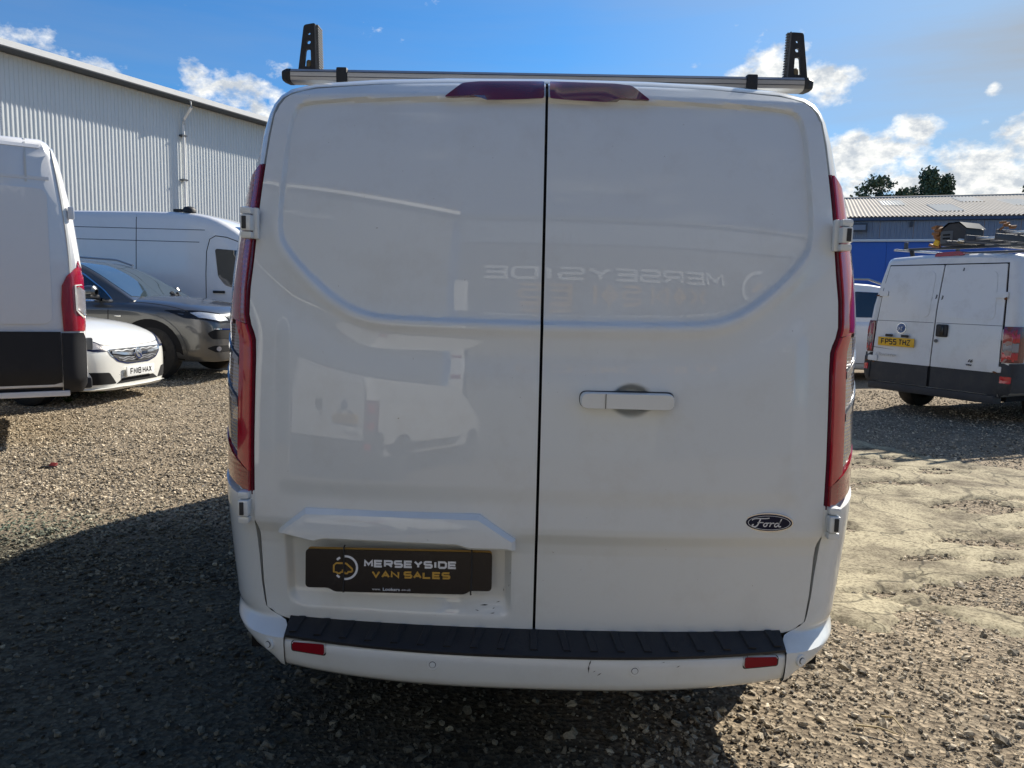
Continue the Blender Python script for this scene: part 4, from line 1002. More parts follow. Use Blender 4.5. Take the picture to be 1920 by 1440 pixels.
# roof bars with ladder stops
def roof_bar(y, z, stops=True):
    prof = [(-.034,-.004),(-.030,-.016),(-.018,-.0205),(.018,-.0205),(.030,-.016),(.034,-.004),(.034,.010),(.026,.0195),(-.026,.0195),(-.034,.010)]
    q = MB(); q.prism([(y+a, z+b) for a, b in prof], 'x', -.838, .838); bar = q.build('roof_bar', M['satin'], van, 30)
    q = MB()
    for dz in (.0095, -.0055): q.box((0, y-.0346, z+dz), (1.674,.0012,.0022))
    q.build('bar_groove', M['gutter'], bar)
    for s in (-1, 1):
        q = MB(); q.prism([(y+a*1.02, z+b*1.04) for a, b in prof], 'x', s*.838, s*.852)
        rr = [(y+a*.8, z+b*.75) for a, b in prof]; n_ = len(prof)
        q.add([(s*.852, y+a*1.02, z+b*1.04) for a, b in prof]+[(s*.868, p[0], p[1]) for p in rr], [(i,(i+1)%n_,n_+(i+1)%n_,n_+i) for i in range(n_)]+[tuple(range(n_,2*n_))]); q.build('end_cap', M['black'], bar, 30)
        q = MB(); q.box((s*.668, y-.0, z-.001), (.036,.082,.052), bev=.006); q.box((s*.668, y+.0, z-.034), (.030,.05,.04)); q.build('clamp', M['black'], bar, 30)
        if not stops: continue
        # tapered bracket with two round holes and a slot, a ribbed inner edge and a knob
        x0, x1 = (.758,.820) if s < 0 else (.788,.856); xt0, xt1 = (.762,.800) if s < 0 else (.792,.834); zb_, zt_ = z+.018, z+.168
        cx0, cxt = (x0+x1)/2, (xt0+xt1)/2
        outl = round_poly([(s*x0,zb_),(s*xt0,zt_+(.004 if s < 0 else -.001)),(s*xt1,zt_-.003),(s*x1,zb_)], .008, 3)
        cxf = lambda v: s*(cx0+(cxt-cx0)*v)
        holes = [[(cxf(.80)+.0046*math.cos(t), zb_+.80*.15+.0046*math.sin(t)) for t in np.linspace(0,2*math.pi,12,endpoint=False)],
                 [(cxf(.62)+.0066*math.cos(t), zb_+.62*.15+.0066*math.sin(t)) for t in np.linspace(0,2*math.pi,12,endpoint=False)],
                 round_poly([(cxf(.12)-.0115,zb_+.016),(cxf(.12)+.0115,zb_+.016),(cxf(.45)+.0075,zb_+.071),(cxf(.45)-.0075,zb_+.071)], .006, 3)]
        pts = [Vector(p) for p in outl]; ed = [(i,(i+1)%len(outl)) for i in range(len(outl))]
        for hl in holes:
            b0 = len(pts); pts += [Vector(p) for p in hl]; ed += [(b0+i, b0+(i+1)%len(hl)) for i in range(len(hl))]
        vo, eo, fo, *_ = delaunay_2d_cdt(pts, ed, [], 2, 1e-6)
        def solid(cx, cy):
            return in_poly(cx, cy, outl) and not any(in_poly(cx, cy, hl) for hl in holes)
        fo = [f for f in fo if solid(sum(vo[i].x for i in f)/len(f), sum(vo[i].y for i in f)/len(f))]
        q = MB(); yy0, yy1 = y-.006, y+.006; nn = len(vo)
        q.add([(p.x, yy0, p.y) for p in vo]+[(p.x, yy1, p.y) for p in vo], [tuple(f) for f in fo]+[tuple(i+nn for i in f[::-1]) for f in fo])
        cnt = set((f[i], f[(i+1)%len(f)]) for f in fo for i in range(len(f)))
        q.f += [(a, b, b+nn, a+nn) for a, b in cnt if (b, a) not in cnt]
        st = q.build('ladder_stop', M['black'], bar, 30)
        dp_ = .05 if s < 0 else .012
        q = MB(); flx = lambda v, e: s*((x0 if e == 0 else x1)+((xt0 if e == 0 else xt1)-(x0 if e == 0 else x1))*v)
        for e, yy in ((0, y+.03),):
            q.add([(flx(0,0)-s*.001,y-.007,zb_),(flx(1,0)-s*.001,y-.007,zt_),(flx(1,0)-s*.006,y+dp_,zt_-.004),(flx(0,0)-s*.006,y+dp_,zb_),(flx(0,0)+s*.003,y-.007,zb_),(flx(1,0)+s*.003,y-.007,zt_),(flx(1,0)-s*.002,y+dp_,zt_-.004),(flx(0,0)-s*.002,y+dp_,zb_)],
                  [(0,1,2,3),(4,5,6,7),(0,1,5,4),(1,2,6,5),(2,3,7,6),(3,0,4,7)])
        for k in range(18):
            v = (k+.5)/18; q.box((flx(v,0)-s*.006, y+dp_*.44, zb_+v*.15), (.007,dp_+.008,.0038))
        q.build('ribbed_edge', M['greyplastic'], bar, 0)
        q = MB(); q.tube([(cxf(.12),y+.012,zb_),(cxf(.13),y+.012,zb_+.006),(cxf(.16),y+.012,zb_+.036),(cxf(.17),y+.012,zb_+.040)], .009, 10, rr=[.0095,.0105,.0092,.006]); q.build('stop_knob', M['brass'], bar, 40)
    return bar
roof_bar(.55, 2.1475)
roof_bar(2.05, 2.16, False); roof_bar(3.65, 2.16)

# ==================================================================== OTHER VEHICLES
def catmull(rows, k):
    rows = np.asarray(rows, float); n = len(rows); out = []
    for i in range(n-1):
        p0, p1, p2, p3 = rows[max(i-1,0)], rows[i], rows[i+1], rows[min(i+2,n-1)]
        for j in range(k):
            t = j/k; out.append(.5*(2*p1+(p2-p0)*t+(2*p0-5*p1+4*p2-p3)*t*t+(3*p1-p0-3*p2+p3)*t**3))
    out.append(rows[-1]); return np.array(out)
def loft_half(stations, name, m, parent, ky=4, kp=3, caps=True, smooth=35, lean=None):
    """stations: list of (Y, half profile [(x,z)...] from bottom centre to top centre)"""
    A = np.array([[(x, Y, z) for x, z in pr] for Y, pr in stations], float)
    if kp > 1: A = np.array([catmull(r, kp) for r in A])
    if ky > 1: A = catmull(A, ky)
    A[:,:,0] = np.maximum(A[:,:,0], 0); A[:,0,0] = 0; A[:,-1,0] = 0
    if lean: 
        for r in A:
            for p in r: p[1] = lean(p)
    full = []
    for r in A: full.append([tuple(p) for p in r]+[(-p[0],p[1],p[2]) for p in r[-2:0:-1]])
    mb = MB(); n = len(full[0])
    mb.add([p for r in full for p in r], [(i*n+j, i*n+(j+1)%n, (i+1)*n+(j+1)%n, (i+1)*n+j) for i in range(len(full)-1) for j in range(n)])
    if caps: mb.f.append(tuple(range(n))); mb.f.append(tuple((len(full)-1)*n+j for j in range(n)))
    return mb.build(name, m, parent, smooth)
def van_profile(w, wt, z0, zb, zt, r, crown=.02):
    pts = [(0,z0),(w*.90,z0),(w-.015,z0+.05),(w,z0+.14),(w,zb)]
    for t in (.35,.7,1.0): pts.append((w+(wt-w)*t**1.5, zb+(zt-r-zb)*t))
    for a in (25,50,72): pts.append((wt-r+r*math.cos(R(a)), zt-r+r*math.sin(R(a))))
    pts += [(wt-r*1.3, zt), (wt*.5, zt+crown*.8), (0, zt+crown)]
    return pts
def arc_pts(cy, cz, r, a0, a1, n=16): return [(cy+r*math.cos(R(a)), cz+r*math.sin(R(a))) for a in np.linspace(a0, a1, n)]

# --- A: tall white van on the left edge, its side to the camera, tail to the right
AZA = R(237)
hv = thing('high_roof_van', 'tall white van with black lower panels and red corner light at the left edge', 'van', (-4.50,5.52,0), AZA)
def leanA(p):
    k = max(0, 1-p[1]/.6); return p[1]+k*float(np.interp(p[2], [1.0,1.7,2.2,2.55,2.7], [0,.02,.09,.17,.23]))
P = lambda w, dz=0: van_profile(w, w-.05, .50, 1.15, 2.68-dz, .15)
st = [(0,P(.86,.10)),(.015,P(.92,.06)),(.05,P(.985,.02)),(.12,P(1.02,0)),(.6,P(1.02)),(2.5,P(1.02)),(4.2,P(1.02)),(4.9,van_profile(1.0,.86,.5,1.1,2.2,.2)),(5.35,van_profile(.97,.82,.5,1.0,1.55,.2)),(5.8,van_profile(.86,.72,.5,.9,1.1,.15))]
hb = loft_half(st, 'body', M['white3'], hv, 1, 1, lean=leanA); B = bvh_of(hb)
patch(B, [(-.02,1.035),(.182,1.035),(.19,1.28),(.18,1.43),(.14,1.515),(.06,1.60),(-.02,1.665)], 'x-', 'tail_light', M['red'], hv, off=.012, skirt=.02, res=.04); TL = hv.children[-1]
TL = [c for c in hv.children if c.name.startswith('tail_light')][0]
patch(B, round_poly([(-.02,1.15),(.03,1.17),(.07,1.23),(.075,1.42),(-.02,1.43)], .02), 'x-', 'clear_lens', M['clear'], TL, off=.017, skirt=.01, res=.04)
patch(B, stroke([(-.01,1.14),(.03,1.155),(.078,1.22),(.082,1.435),(-.01,1.445)], .014), 'x-', 'lens_edge', M['cream'], TL, off=.018, skirt=.01, res=.04)
patch(B, [(-.02,.515),(.198,.515),(.198,1.02),(-.02,1.02)], 'x-', 'bumper_corner', M['inkplastic'], hv, off=.030, skirt=.04, res=.06)
patch(B, [(.205,.515),(1.3,.515),(1.3,1.045),(.205,1.03)], 'x-', 'side_cladding', M['inkplastic'], hv, off=.026, skirt=.04, res=.12)
q = MB(); q.box((-.10,.02,.56), (1.6,.10,.10), bev=.02); q.build('rear_step', M['darkplastic'], hv)
q = MB(); q.box((-.98,1.1,.485), (.05,1.9,.05), bev=.01); q.build('sill_strip', M['white3'], hv)
q = MB(); q.box((-.74,-.015,.905), (.06,.08,.11), bev=.015); q.build('step_lamp', M['greyplastic'], hv)
q = MB(); q.box((-.955,.085,2.06), (.035,.05,.11), bev=.01); q.build('hinge', M['white3'], hv)
patch(B, stroke(smooth_line([(.215,2.60),(.175,2.35),(.14,2.05),(.115,1.75),(.110,1.53)], 2), .016), 'x-', 'pillar_edge', M['cream'], hv, off=.010, skirt=.012, res=.06)
seam(B, [(.405,2.72),(.405,2.30)], 'x-', hv, .014, M['cream'], 'roof_joint', .006)
for z, y1 in ((2.60,.30),(2.335,.24)): patch(B, stroke([(2.2,z+.02),(1.0,z+.01),(y1,z)], .028), 'x-', 'pressed_rib', M['white3'], hv, off=.006, skirt=.02, res=.15)
patch(B, round_poly([(.26,1.10),(2.2,1.10),(2.2,2.27),(.26,2.25)], .08), 'x-', 'pressed_panel', M['white3'], hv, off=.010, skirt=.015, res=.2)
for y in (1.15, 5.0): 
    for s in (-1,1): wheel(hv, s*.90, y, .36, .36, .22, side=s, mrim='silver')

# --- B: large white van further back, seen side-on behind the grey car
bv = thing('large_white_van', 'large white panel van with dark cab window behind the grey car', 'van', (-9.9,13.05,0), R(92))
P = lambda w, zt, zb=1.2, wt=None, r=.16: van_profile(w, (w-.08 if wt is None else wt), .42, zb, zt, r)
st = [(0,P(.95,2.70)),(.05,P(1.0,2.76)),(.5,P(1.0,2.79)),(2.0,P(1.0,2.80)),(3.4,P(1.0,2.80)),(3.85,P(1.0,2.765)),(4.2,P(1.0,2.68)),(4.5,P(.99,2.52,1.2,.86)),(4.8,P(.99,2.27,1.15,.84)),(5.15,P(.98,1.93,1.1,.82)),(5.5,P(.97,1.55,1.0,.82,.12)),(5.75,P(.94,1.35,.95,.80,.12)),(6.05,P(.86,1.15,.85,.74,.1)),(6.15,P(.75,.95,.75,.65,.1))]
bb = loft_half(st, 'body', M['white3'], bv, 2, 1); B = bvh_of(bb)
patch(B, round_poly([(4.19,2.14),(4.25,1.64),(4.38,1.48),(5.1,1.30),(5.34,1.36),(4.98,1.84),(4.82,2.10)], .05), 'x+', 'side_window', M['glass'], bv, off=.006, skirt=.012, res=.1)
patch(B, [(-.74,5.16),(.74,5.16),(.66,4.45),(-.66,4.45)], 'z+', 'windscreen', M['glass'], bv, off=.006, skirt=.012, res=.12)
seam(B, smooth_line([(4.05,.5),(4.02,1.5),(4.04,2.28),(4.25,2.40),(4.80,2.20)], 1), 'x+', bv, .014)
seam(B, [(2.72,.5),(2.72,2.72)], 'x+', bv, .012)
for z in (2.50, 2.28): seam(B, [(.3,z),(4.0 if z > 2.4 else 3.9,z-.03)], 'x+', bv, .012, M['gutter'], 'pressed_line', .002, .2)
q = MB(); q.box((1.01,4.27,1.36), (.03,.22,.045), bev=.01); q.build('door_handle', M['black'], bv)
q = MB(); q.lathe([(0,.12),(.05,.12),(.09,.09),(.11,.02)], (.72,3.62,2.80), 'z', 16); q.box((.72,3.42,2.83),(.1,.16,.05)); q.build('roof_beacon', M['black'], bv)
for y in (1.3, 5.15):
    for s in (-1,1): wheel(bv, s*.88, y, .35, .35, .23, side=s, mrim='silver')
    patch(B, arc_pts(y, .35, .42, 190, -10, 20), 'x+', 'wheel_arch', M['dark'], bv, off=.002, skirt=.004, res=.2)

# --- car bodies
def car_profile(w, z0, zs, zc):
    return [(0,z0),(.80*w,z0),(.93*w,z0+.04),(.985*w,z0+.14),(w,z0+(zs-z0)*.5),(w*.995,zs-.13),(w*.965,zs-.05),(w*.90,zs),(w*.75,zs+(zc-zs)*.45),(w*.40,zs+(zc-zs)*.85),(0,zc)]
def cabin_profile(wb, zb, wt, zt):
    return [(0,zb-.1),(wb*.9,zb-.1),(wb,zb),(wb+(wt-wb)*.35,zb+(zt-zb)*.38),(wb+(wt-wb)*.75,zb+(zt-zb)*.74),(wt,zb+(zt-zb)*.90),(wt*.90,zb+(zt-zb)*.975),(wt*.5,zt),(0,zt+.01)]
def arches(B, parent, ys, zc, r, wr, w, x, side_axis=('x+','x-'), rimm='rim', ww=.22, lip=None, spokes=5):
    for y in ys:
        for ax, s in ((side_axis[0],1),(side_axis[1],-1)):
            patch(B, arc_pts(y, zc, r, 200, -20, 22), ax, 'wheel_arch', M['dark'], parent, off=.003, skirt=.005, res=.12)
            if lip: patch(B, arc_pts(y, zc, r+lip, 198, -18, 22)+arc_pts(y, zc, r, -18, 198, 22), ax, 'arch_lip', parent['_paint'] if False else M['grey'], parent, off=.014, skirt=.02, res=.12)
            wheel(parent, s*x, y, wr, wr, ww, side=s, mrim=rimm, spokes=spokes)

# --- C: white hatchback, nose to the right
hc = thing('white_hatchback', 'small white hatchback with chrome grille and pale plate reading FM18 HAX', 'car', (-4.80,7.18,.05), R(97))
st = [(-4.15,car_profile(.70,.42,.85,.92)),(-4.0,car_profile(.82,.25,.95,1.0)),(-3.0,car_profile(.865,.2,.98,1.03)),(-1.6,car_profile(.865,.18,.985,1.06)),(-1.0,car_profile(.865,.18,.93,1.01)),(-.6,car_profile(.86,.18,.88,.965)),(-.36,car_profile(.83,.18,.82,.90)),(-.20,car_profile(.77,.17,.755,.83)),(-.09,car_profile(.68,.17,.69,.75)),(-.03,car_profile(.57,.17,.625,.68)),(.0,car_profile(.44,.18,.54,.58)),(.012,car_profile(.28,.22,.46,.48))]
hbdy = loft_half(st, 'body', M['cream'], hc, 4, 3); B = bvh_of(hbdy)
cs = [(-1.36,cabin_profile(.74,1.01,.72,1.03)),(-1.65,cabin_profile(.78,.98,.66,1.22)),(-2.0,cabin_profile(.79,.96,.60,1.41)),(-2.3,cabin_profile(.80,.96,.58,1.47)),(-3.1,cabin_profile(.80,.96,.57,1.44)),(-3.7,cabin_profile(.76,.95,.55,1.22)),(-4.0,cabin_profile(.72,.93,.6,.98))]
cab = loft_half(cs, 'cabin', M['cream'], hc, 3, 2); B2 = bvh_of(cab)
patch(B2, [(-.66,-1.42),(.66,-1.42),(.54,-1.95),(-.54,-1.95)], 'z+', 'windscreen', M['glass'], hc, off=.006, skirt=.01, res=.1)
for ax in ('x+','x-'): patch(B2, round_poly([(-1.62,1.05),(-2.0,1.33),(-2.3,1.385),(-3.1,1.36),(-3.35,1.05)], .04), ax, 'side_window', M['glass'], hc, off=.005, skirt=.01, res=.12)
arches(B, hc, (-.78,-3.25), .30, .345, .30, .2, .76, rimm='silver')
gp = round_poly([(.475,.645),(-.475,.645),(-.45,.585),(-.35,.51),(-.20,.475),(.20,.475),(.35,.51),(.45,.585)], .03)
g = patch(B, [(p[0]*1.06, .57+(p[1]-.57)*1.10) for p in gp], 'y+', 'grille', M['chrome'], hc, off=.006, skirt=.02, res=.06)
patch(B, gp, 'y+', 'grille_mesh', M['black'], g, off=.010, skirt=.02, res=.06)
for z, a in ((.515,.30),(.54,.36),(.625,.43)): patch(B, stroke([(x, z+.006*math.sin(x*40)) for x in np.linspace(-a,a,30)], .011), 'y+', 'grille_bar', M['silver'], g, off=.016, skirt=.01, res=.06)
patch(B, stroke([(-.45,.615),(-.25,.585),(-.06,.575),(.06,.575),(.25,.585),(.45,.615)], .030), 'y+', 'chrome_wing', M['chrome'], g, off=.022, skirt=.02, res=.06)
bo = patch(B, [(.062*math.cos(t), .575+.062*math.sin(t)) for t in np.linspace(0,2*math.pi,24,endpoint=False)], 'y+', 'badge', M['chrome'], hc, off=.030, skirt=.02, res=.05)
patch(B, [(.050*math.cos(t), .575+.050*math.sin(t)) for t in np.linspace(0,2*math.pi,20,endpoint=False)], 'y+', 'badge_face', M['greyplastic'], bo, off=.031, skirt=.002, res=.05)
patch(B, stroke([(-.028,.540),(-.02,.565),(.012,.575),(-.006,.592),(.022,.606),(.030,.590)], .016), 'y+', 'badge_emblem', M['chrome'], bo, off=.034, skirt=.003, res=.05)
for s in (1,-1):
    hl = [(s*.475,.628),(s*.52,.70),(s*.64,.775),(s*.80,.84),(s*.845,.79),(s*.81,.68),(s*.66,.632)]
    h = patch(B, hl, 'y+', 'headlight', M['badgeblue'], hc, off=.006, skirt=.015, res=.05)
    patch(B, [(s*.545,.658),(s*.58,.715),(s*.68,.775),(s*.78,.805),(s*.775,.70),(s*.66,.655)], 'y+', 'lamp_reflector', M['clear'], h, off=.009, skirt=.01, res=.05)
    patch(B, round_poly([(s*.40,.25),(s*.50,.385),(s*.74,.40),(s*.79,.34),(s*.76,.25)], .02), 'y+', 'fog_recess', M['dark'], hc, off=.004, skirt=.01, res=.05)
patch(B, [(-.40,.245),(-.30,.30),(.30,.30),(.40,.245)], 'y+', 'lower_intake', M['dark'], hc, off=.004, skirt=.01, res=.06)
patch(B, stroke([(x, .185) for x in np.linspace(-.84,.84,30)], .05), 'y+', 'chin_lip', M['cream'], hc, off=.035, skirt=.05, res=.06)
seam(B, smooth_line([(.66,.735),(.50,.70),(.3,.683),(-.3,.683),(-.5,.70),(-.66,.735)], 2), 'y+', hc, .010, M['gutter'], 'bonnet_gap')
for s in (1,-1): seam(B, smooth_line([(s*.66,-.32),(s*.72,-.6),(s*.74,-1.3)], 2), 'z+', hc, .010, M['gutter'], 'bonnet_gap')
q = MB(); q.box((0,.047,.375), (.535,.014,.118), bev=.004); npo = q.build('number_plate', M['platewhite'], hc)
block_text('FM18 HAX', 'lettering', M['letterk'], npo, (0,.0543,.375), (-1,0,0), (0,0,1), .076, .42, .001, wt=.19)

# --- D: grey SUV behind the hatchback, nose to the right
sv = thing('grey_suv', 'dark grey large estate car with black wheel and bright headlight behind the white hatchback', 'car', (-4.42,9.80,.07), R(97))
st = [(-4.95,car_profile(.80,.5,.95,1.02)),(-4.75,car_profile(.94,.34,1.03,1.1)),(-3.6,car_profile(.985,.28,1.08,1.14)),(-2.0,car_profile(.985,.27,1.12,1.19)),(-1.4,car_profile(.985,.27,1.12,1.23)),(-.95,car_profile(.985,.28,1.10,1.22)),(-.55,car_profile(.965,.28,1.06,1.17)),(-.30,car_profile(.92,.28,1.02,1.12)),(-.14,car_profile(.85,.28,.97,1.06)),(-.04,car_profile(.75,.29,.88,.97)),(.0,car_profile(.58,.31,.68,.73)),(.02,car_profile(.4,.36,.58,.60))]
sb = loft_half(st, 'body', M['grey'], sv, 4, 3); B = bvh_of(sb)
cs = [(-1.30,cabin_profile(.86,1.12,.84,1.16)),(-1.65,cabin_profile(.90,1.10,.77,1.36)),(-2.05,cabin_profile(.91,1.09,.70,1.58)),(-2.45,cabin_profile(.91,1.08,.66,1.72)),(-3.1,cabin_profile(.91,1.08,.66,1.765)),(-3.9,cabin_profile(.91,1.08,.65,1.745)),(-4.5,cabin_profile(.88,1.06,.62,1.55)),(-4.85,cabin_profile(.84,1.03,.70,1.1))]
sc_ = loft_half(cs, 'cabin', M['grey'], sv, 3, 2); B2 = bvh_of(sc_)
patch(B2, [(-.75,-1.40),(-.4,-1.36),(.4,-1.36),(.75,-1.40),(.585,-2.38),(.3,-2.42),(-.3,-2.42),(-.585,-2.38)], 'z+', 'windscreen', M['screen'], sv, off=.006, skirt=.01, res=.1)
for ax in ('x+','x-'):
    wp = round_poly([(-1.62,1.155),(-1.80,1.30),(-2.2,1.53),(-2.6,1.635),(-3.2,1.665),(-3.9,1.64),(-4.3,1.45),(-4.2,1.15)], .05)
    patch(B2, [(-2.95+(p[0]+2.95)*1.03, 1.40+(p[1]-1.40)*1.09) for p in wp], ax, 'window_trim', M['chrome'], sv, off=.004, skirt=.01, res=.12)
    patch(B2, wp, ax, 'side_window', M['glass'], sv, off=.009, skirt=.01, res=.12)
arches(B, sv, (-.98,-3.98), .395, .505, .41, .28, .865, rimm='rim', ww=.27, lip=.055)
for s in (1,-1):
    h = patch(B, round_poly([(s*.42,.855),(s*.45,.915),(s*.62,.99),(s*.84,1.03),(s*.955,1.03),(s*.95,.92),(s*.70,.855)], .02), 'y+', 'headlight', M['blackgloss'], sv, off=.008, skirt=.02, res=.05)
    patch(B, [(s*.50,.885),(s*.53,.920),(s*.68,.975),(s*.84,1.005),(s*.90,.995),(s*.89,.93),(s*.70,.882)], 'y+', 'lamp_reflector', M['lampbright'], h, off=.012, skirt=.01, res=.05)
    patch(B, round_poly([(s*.36,.62),(s*.40,.74),(s*.80,.76),(s*.86,.71),(s*.82,.62)], .03), 'y+', 'air_intake', M['dark'], sv, off=.004, skirt=.01, res=.06)
    patch(B, stroke([(s*.42,.755),(s*.80,.772)], .016), 'y+', 'chrome_strip', M['chrome'], sv, off=.010, skirt=.01, res=.06)
    fgl = patch(B, round_poly([(s*.40,.43),(s*.42,.52),(s*.80,.53),(s*.86,.49),(s*.78,.43)], .02), 'y+', 'fog_recess', M['dark'], sv, off=.004, skirt=.01, res=.06)
    patch(B, [(s*.74+.035*math.cos(t), .48+.035*math.sin(t)) for t in np.linspace(0,2*math.pi,14,endpoint=False)], 'y+', 'fog_lamp', M['clear'], sv, off=.010, skirt=.01, res=.05)
    seam(B, smooth_line([(s*.90,-.34),(s*.86,-.8),(s*.85,-1.35)], 2), 'z+', sv, .012, name='bonnet_gap')
    ax = 'x+' if s > 0 else 'x-'
    seam(B, smooth_line([(-1.62,1.08),(-1.62,.8),(-1.60,.45)], 1), ax, sv, .012, name='door_gap')
    q = MB(); q.box((s*.985,-1.46,.93), (.02,.10,.018), bev=.003); q.build('side_badge', M['chrome'], sv)
    q = MB(); q.lathe([(-.12,.03),(-.10,.075),(0,.095),(.10,.085),(.13,.04)], (s*1.06,-1.86,1.27), 'y', 16); mi = q.build('door_mirror', M['grey'], sv)
    q = MB(); q.box((s*1.06,-1.86,1.205), (.20,.22,.05), bev=.02); q.tube([(s*.90,-1.80,1.17),(s*1.04,-1.85,1.21)], .03, 8); q.build('mirror_foot', M['black'], mi)
gl = patch(B, round_poly([(-.40,.95),(.40,.95),(.36,.60),(.28,.48),(-.28,.48),(-.36,.60)], .05), 'y+', 'grille', M['black'], sv, off=.006, skirt=.02, res=.08)
patch(B2, stroke([(-.60,1.74-.0),(-.60,1.74)], .01), 'x+', 'roof_rail', M['chrome'], sv) if False else None
for s in (1,-1):
    q = MB(); q.tube([(s*.64,-2.3,1.70),(s*.655,-2.6,1.79),(s*.65,-3.4,1.83),(s*.63,-4.2,1.79),(s*.62,-4.45,1.66)], .018, 6); q.build('roof_rail', M['silver'], sv)
q = MB(); q.tube([(.10,-1.92,1.43),(.10,-1.92,1.40),(.10,-1.915,1.36)], .012, 6); q.build('hanging_freshener', M['cream'], sv)
q = MB()
for k, (dx, dy, dz, r_) in enumerate(((0,0,0,.05),(.06,.02,.01,.045),(-.05,.03,0,.04),(.02,-.04,.05,.035),(-.07,0,.05,.025),(.08,-.02,.05,.025))): q.lathe([(-r_,.001),(-r_*.6,r_*.8),(0,r_),(r_*.6,r_*.8),(r_,.001)], (-.22+dx,-1.30+dy,1.215+dz), 'z', 8)
q.build('dashboard_clutter', M['black'], sv)
q = MB(); q.tube([(.62,-1.36,1.175),(.30,-1.40,1.205),(-.1,-1.42,1.215)], .010, 6); q.build('wiper', M['black'], sv)

# --- E: older white van at the right, seen from its rear corner
ov = thing('old_white_van', 'older white van with black lower panels and yellow plate reading FP55 THZ', 'van', (5.04,7.66,0), R(62))
def leanE(p):
    k = max(0, 1-p[1]/.5); return p[1]+k*float(np.interp(p[2], [.9,1.2,1.6,2.0,2.1], [0,.015,.07,.15,.18]))
P = lambda w, dz=0, wt=None: van_profile(w, (w*.885 if wt is None else wt), .38, 1.1, 2.045-dz, .10)
st = [(0,P(.90,.05)),(.02,P(.945,.03)),(.07,P(.975,.005)),(.15,P(.985,0)),(.6,P(.985)),(2.4,P(.985)),(3.5,P(.985)),(3.9,van_profile(.97,.80,.38,1.05,1.85,.12)),(4.3,van_profile(.96,.76,.38,1.0,1.45,.12)),(4.75,van_profile(.92,.72,.38,.9,1.1,.1)),(4.95,van_profile(.8,.6,.4,.75,.9,.1))]
eb = loft_half(st, 'body', M['white2'], ov, 1, 1, lean=leanE); B = bvh_of(eb)
ld = patch(B, round_poly([(-.850,.66),(-.008,.66),(-.008,1.925),(-.765,1.925),(-.80,1.60),(-.84,1.15)], .012, 2), 'y-', 'rear_door', M['white2'], ov, off=.014, skirt=.012, res=.09)
rd = patch(B, round_poly([(.850,.66),(.008,.66),(.008,1.925),(.765,1.925),(.80,1.60),(.84,1.15)], .012, 2), 'y-', 'rear_door', M['white2'], ov, off=.014, skirt=.012, res=.09)
ld['label'] = 'left rear door with yellow number plate'; rd['label'] = 'right rear door with black handle'
patch(B, [(-.866,.40),(.866,.40),(.866,1.0),(.855,1.2),(.815,1.62),(.778,1.94),(-.778,1.94),(-.815,1.62),(-.855,1.2),(-.866,1.0)], 'y-', 'door_seal', M['dark'], ov, off=.002, skirt=.004, res=.12)
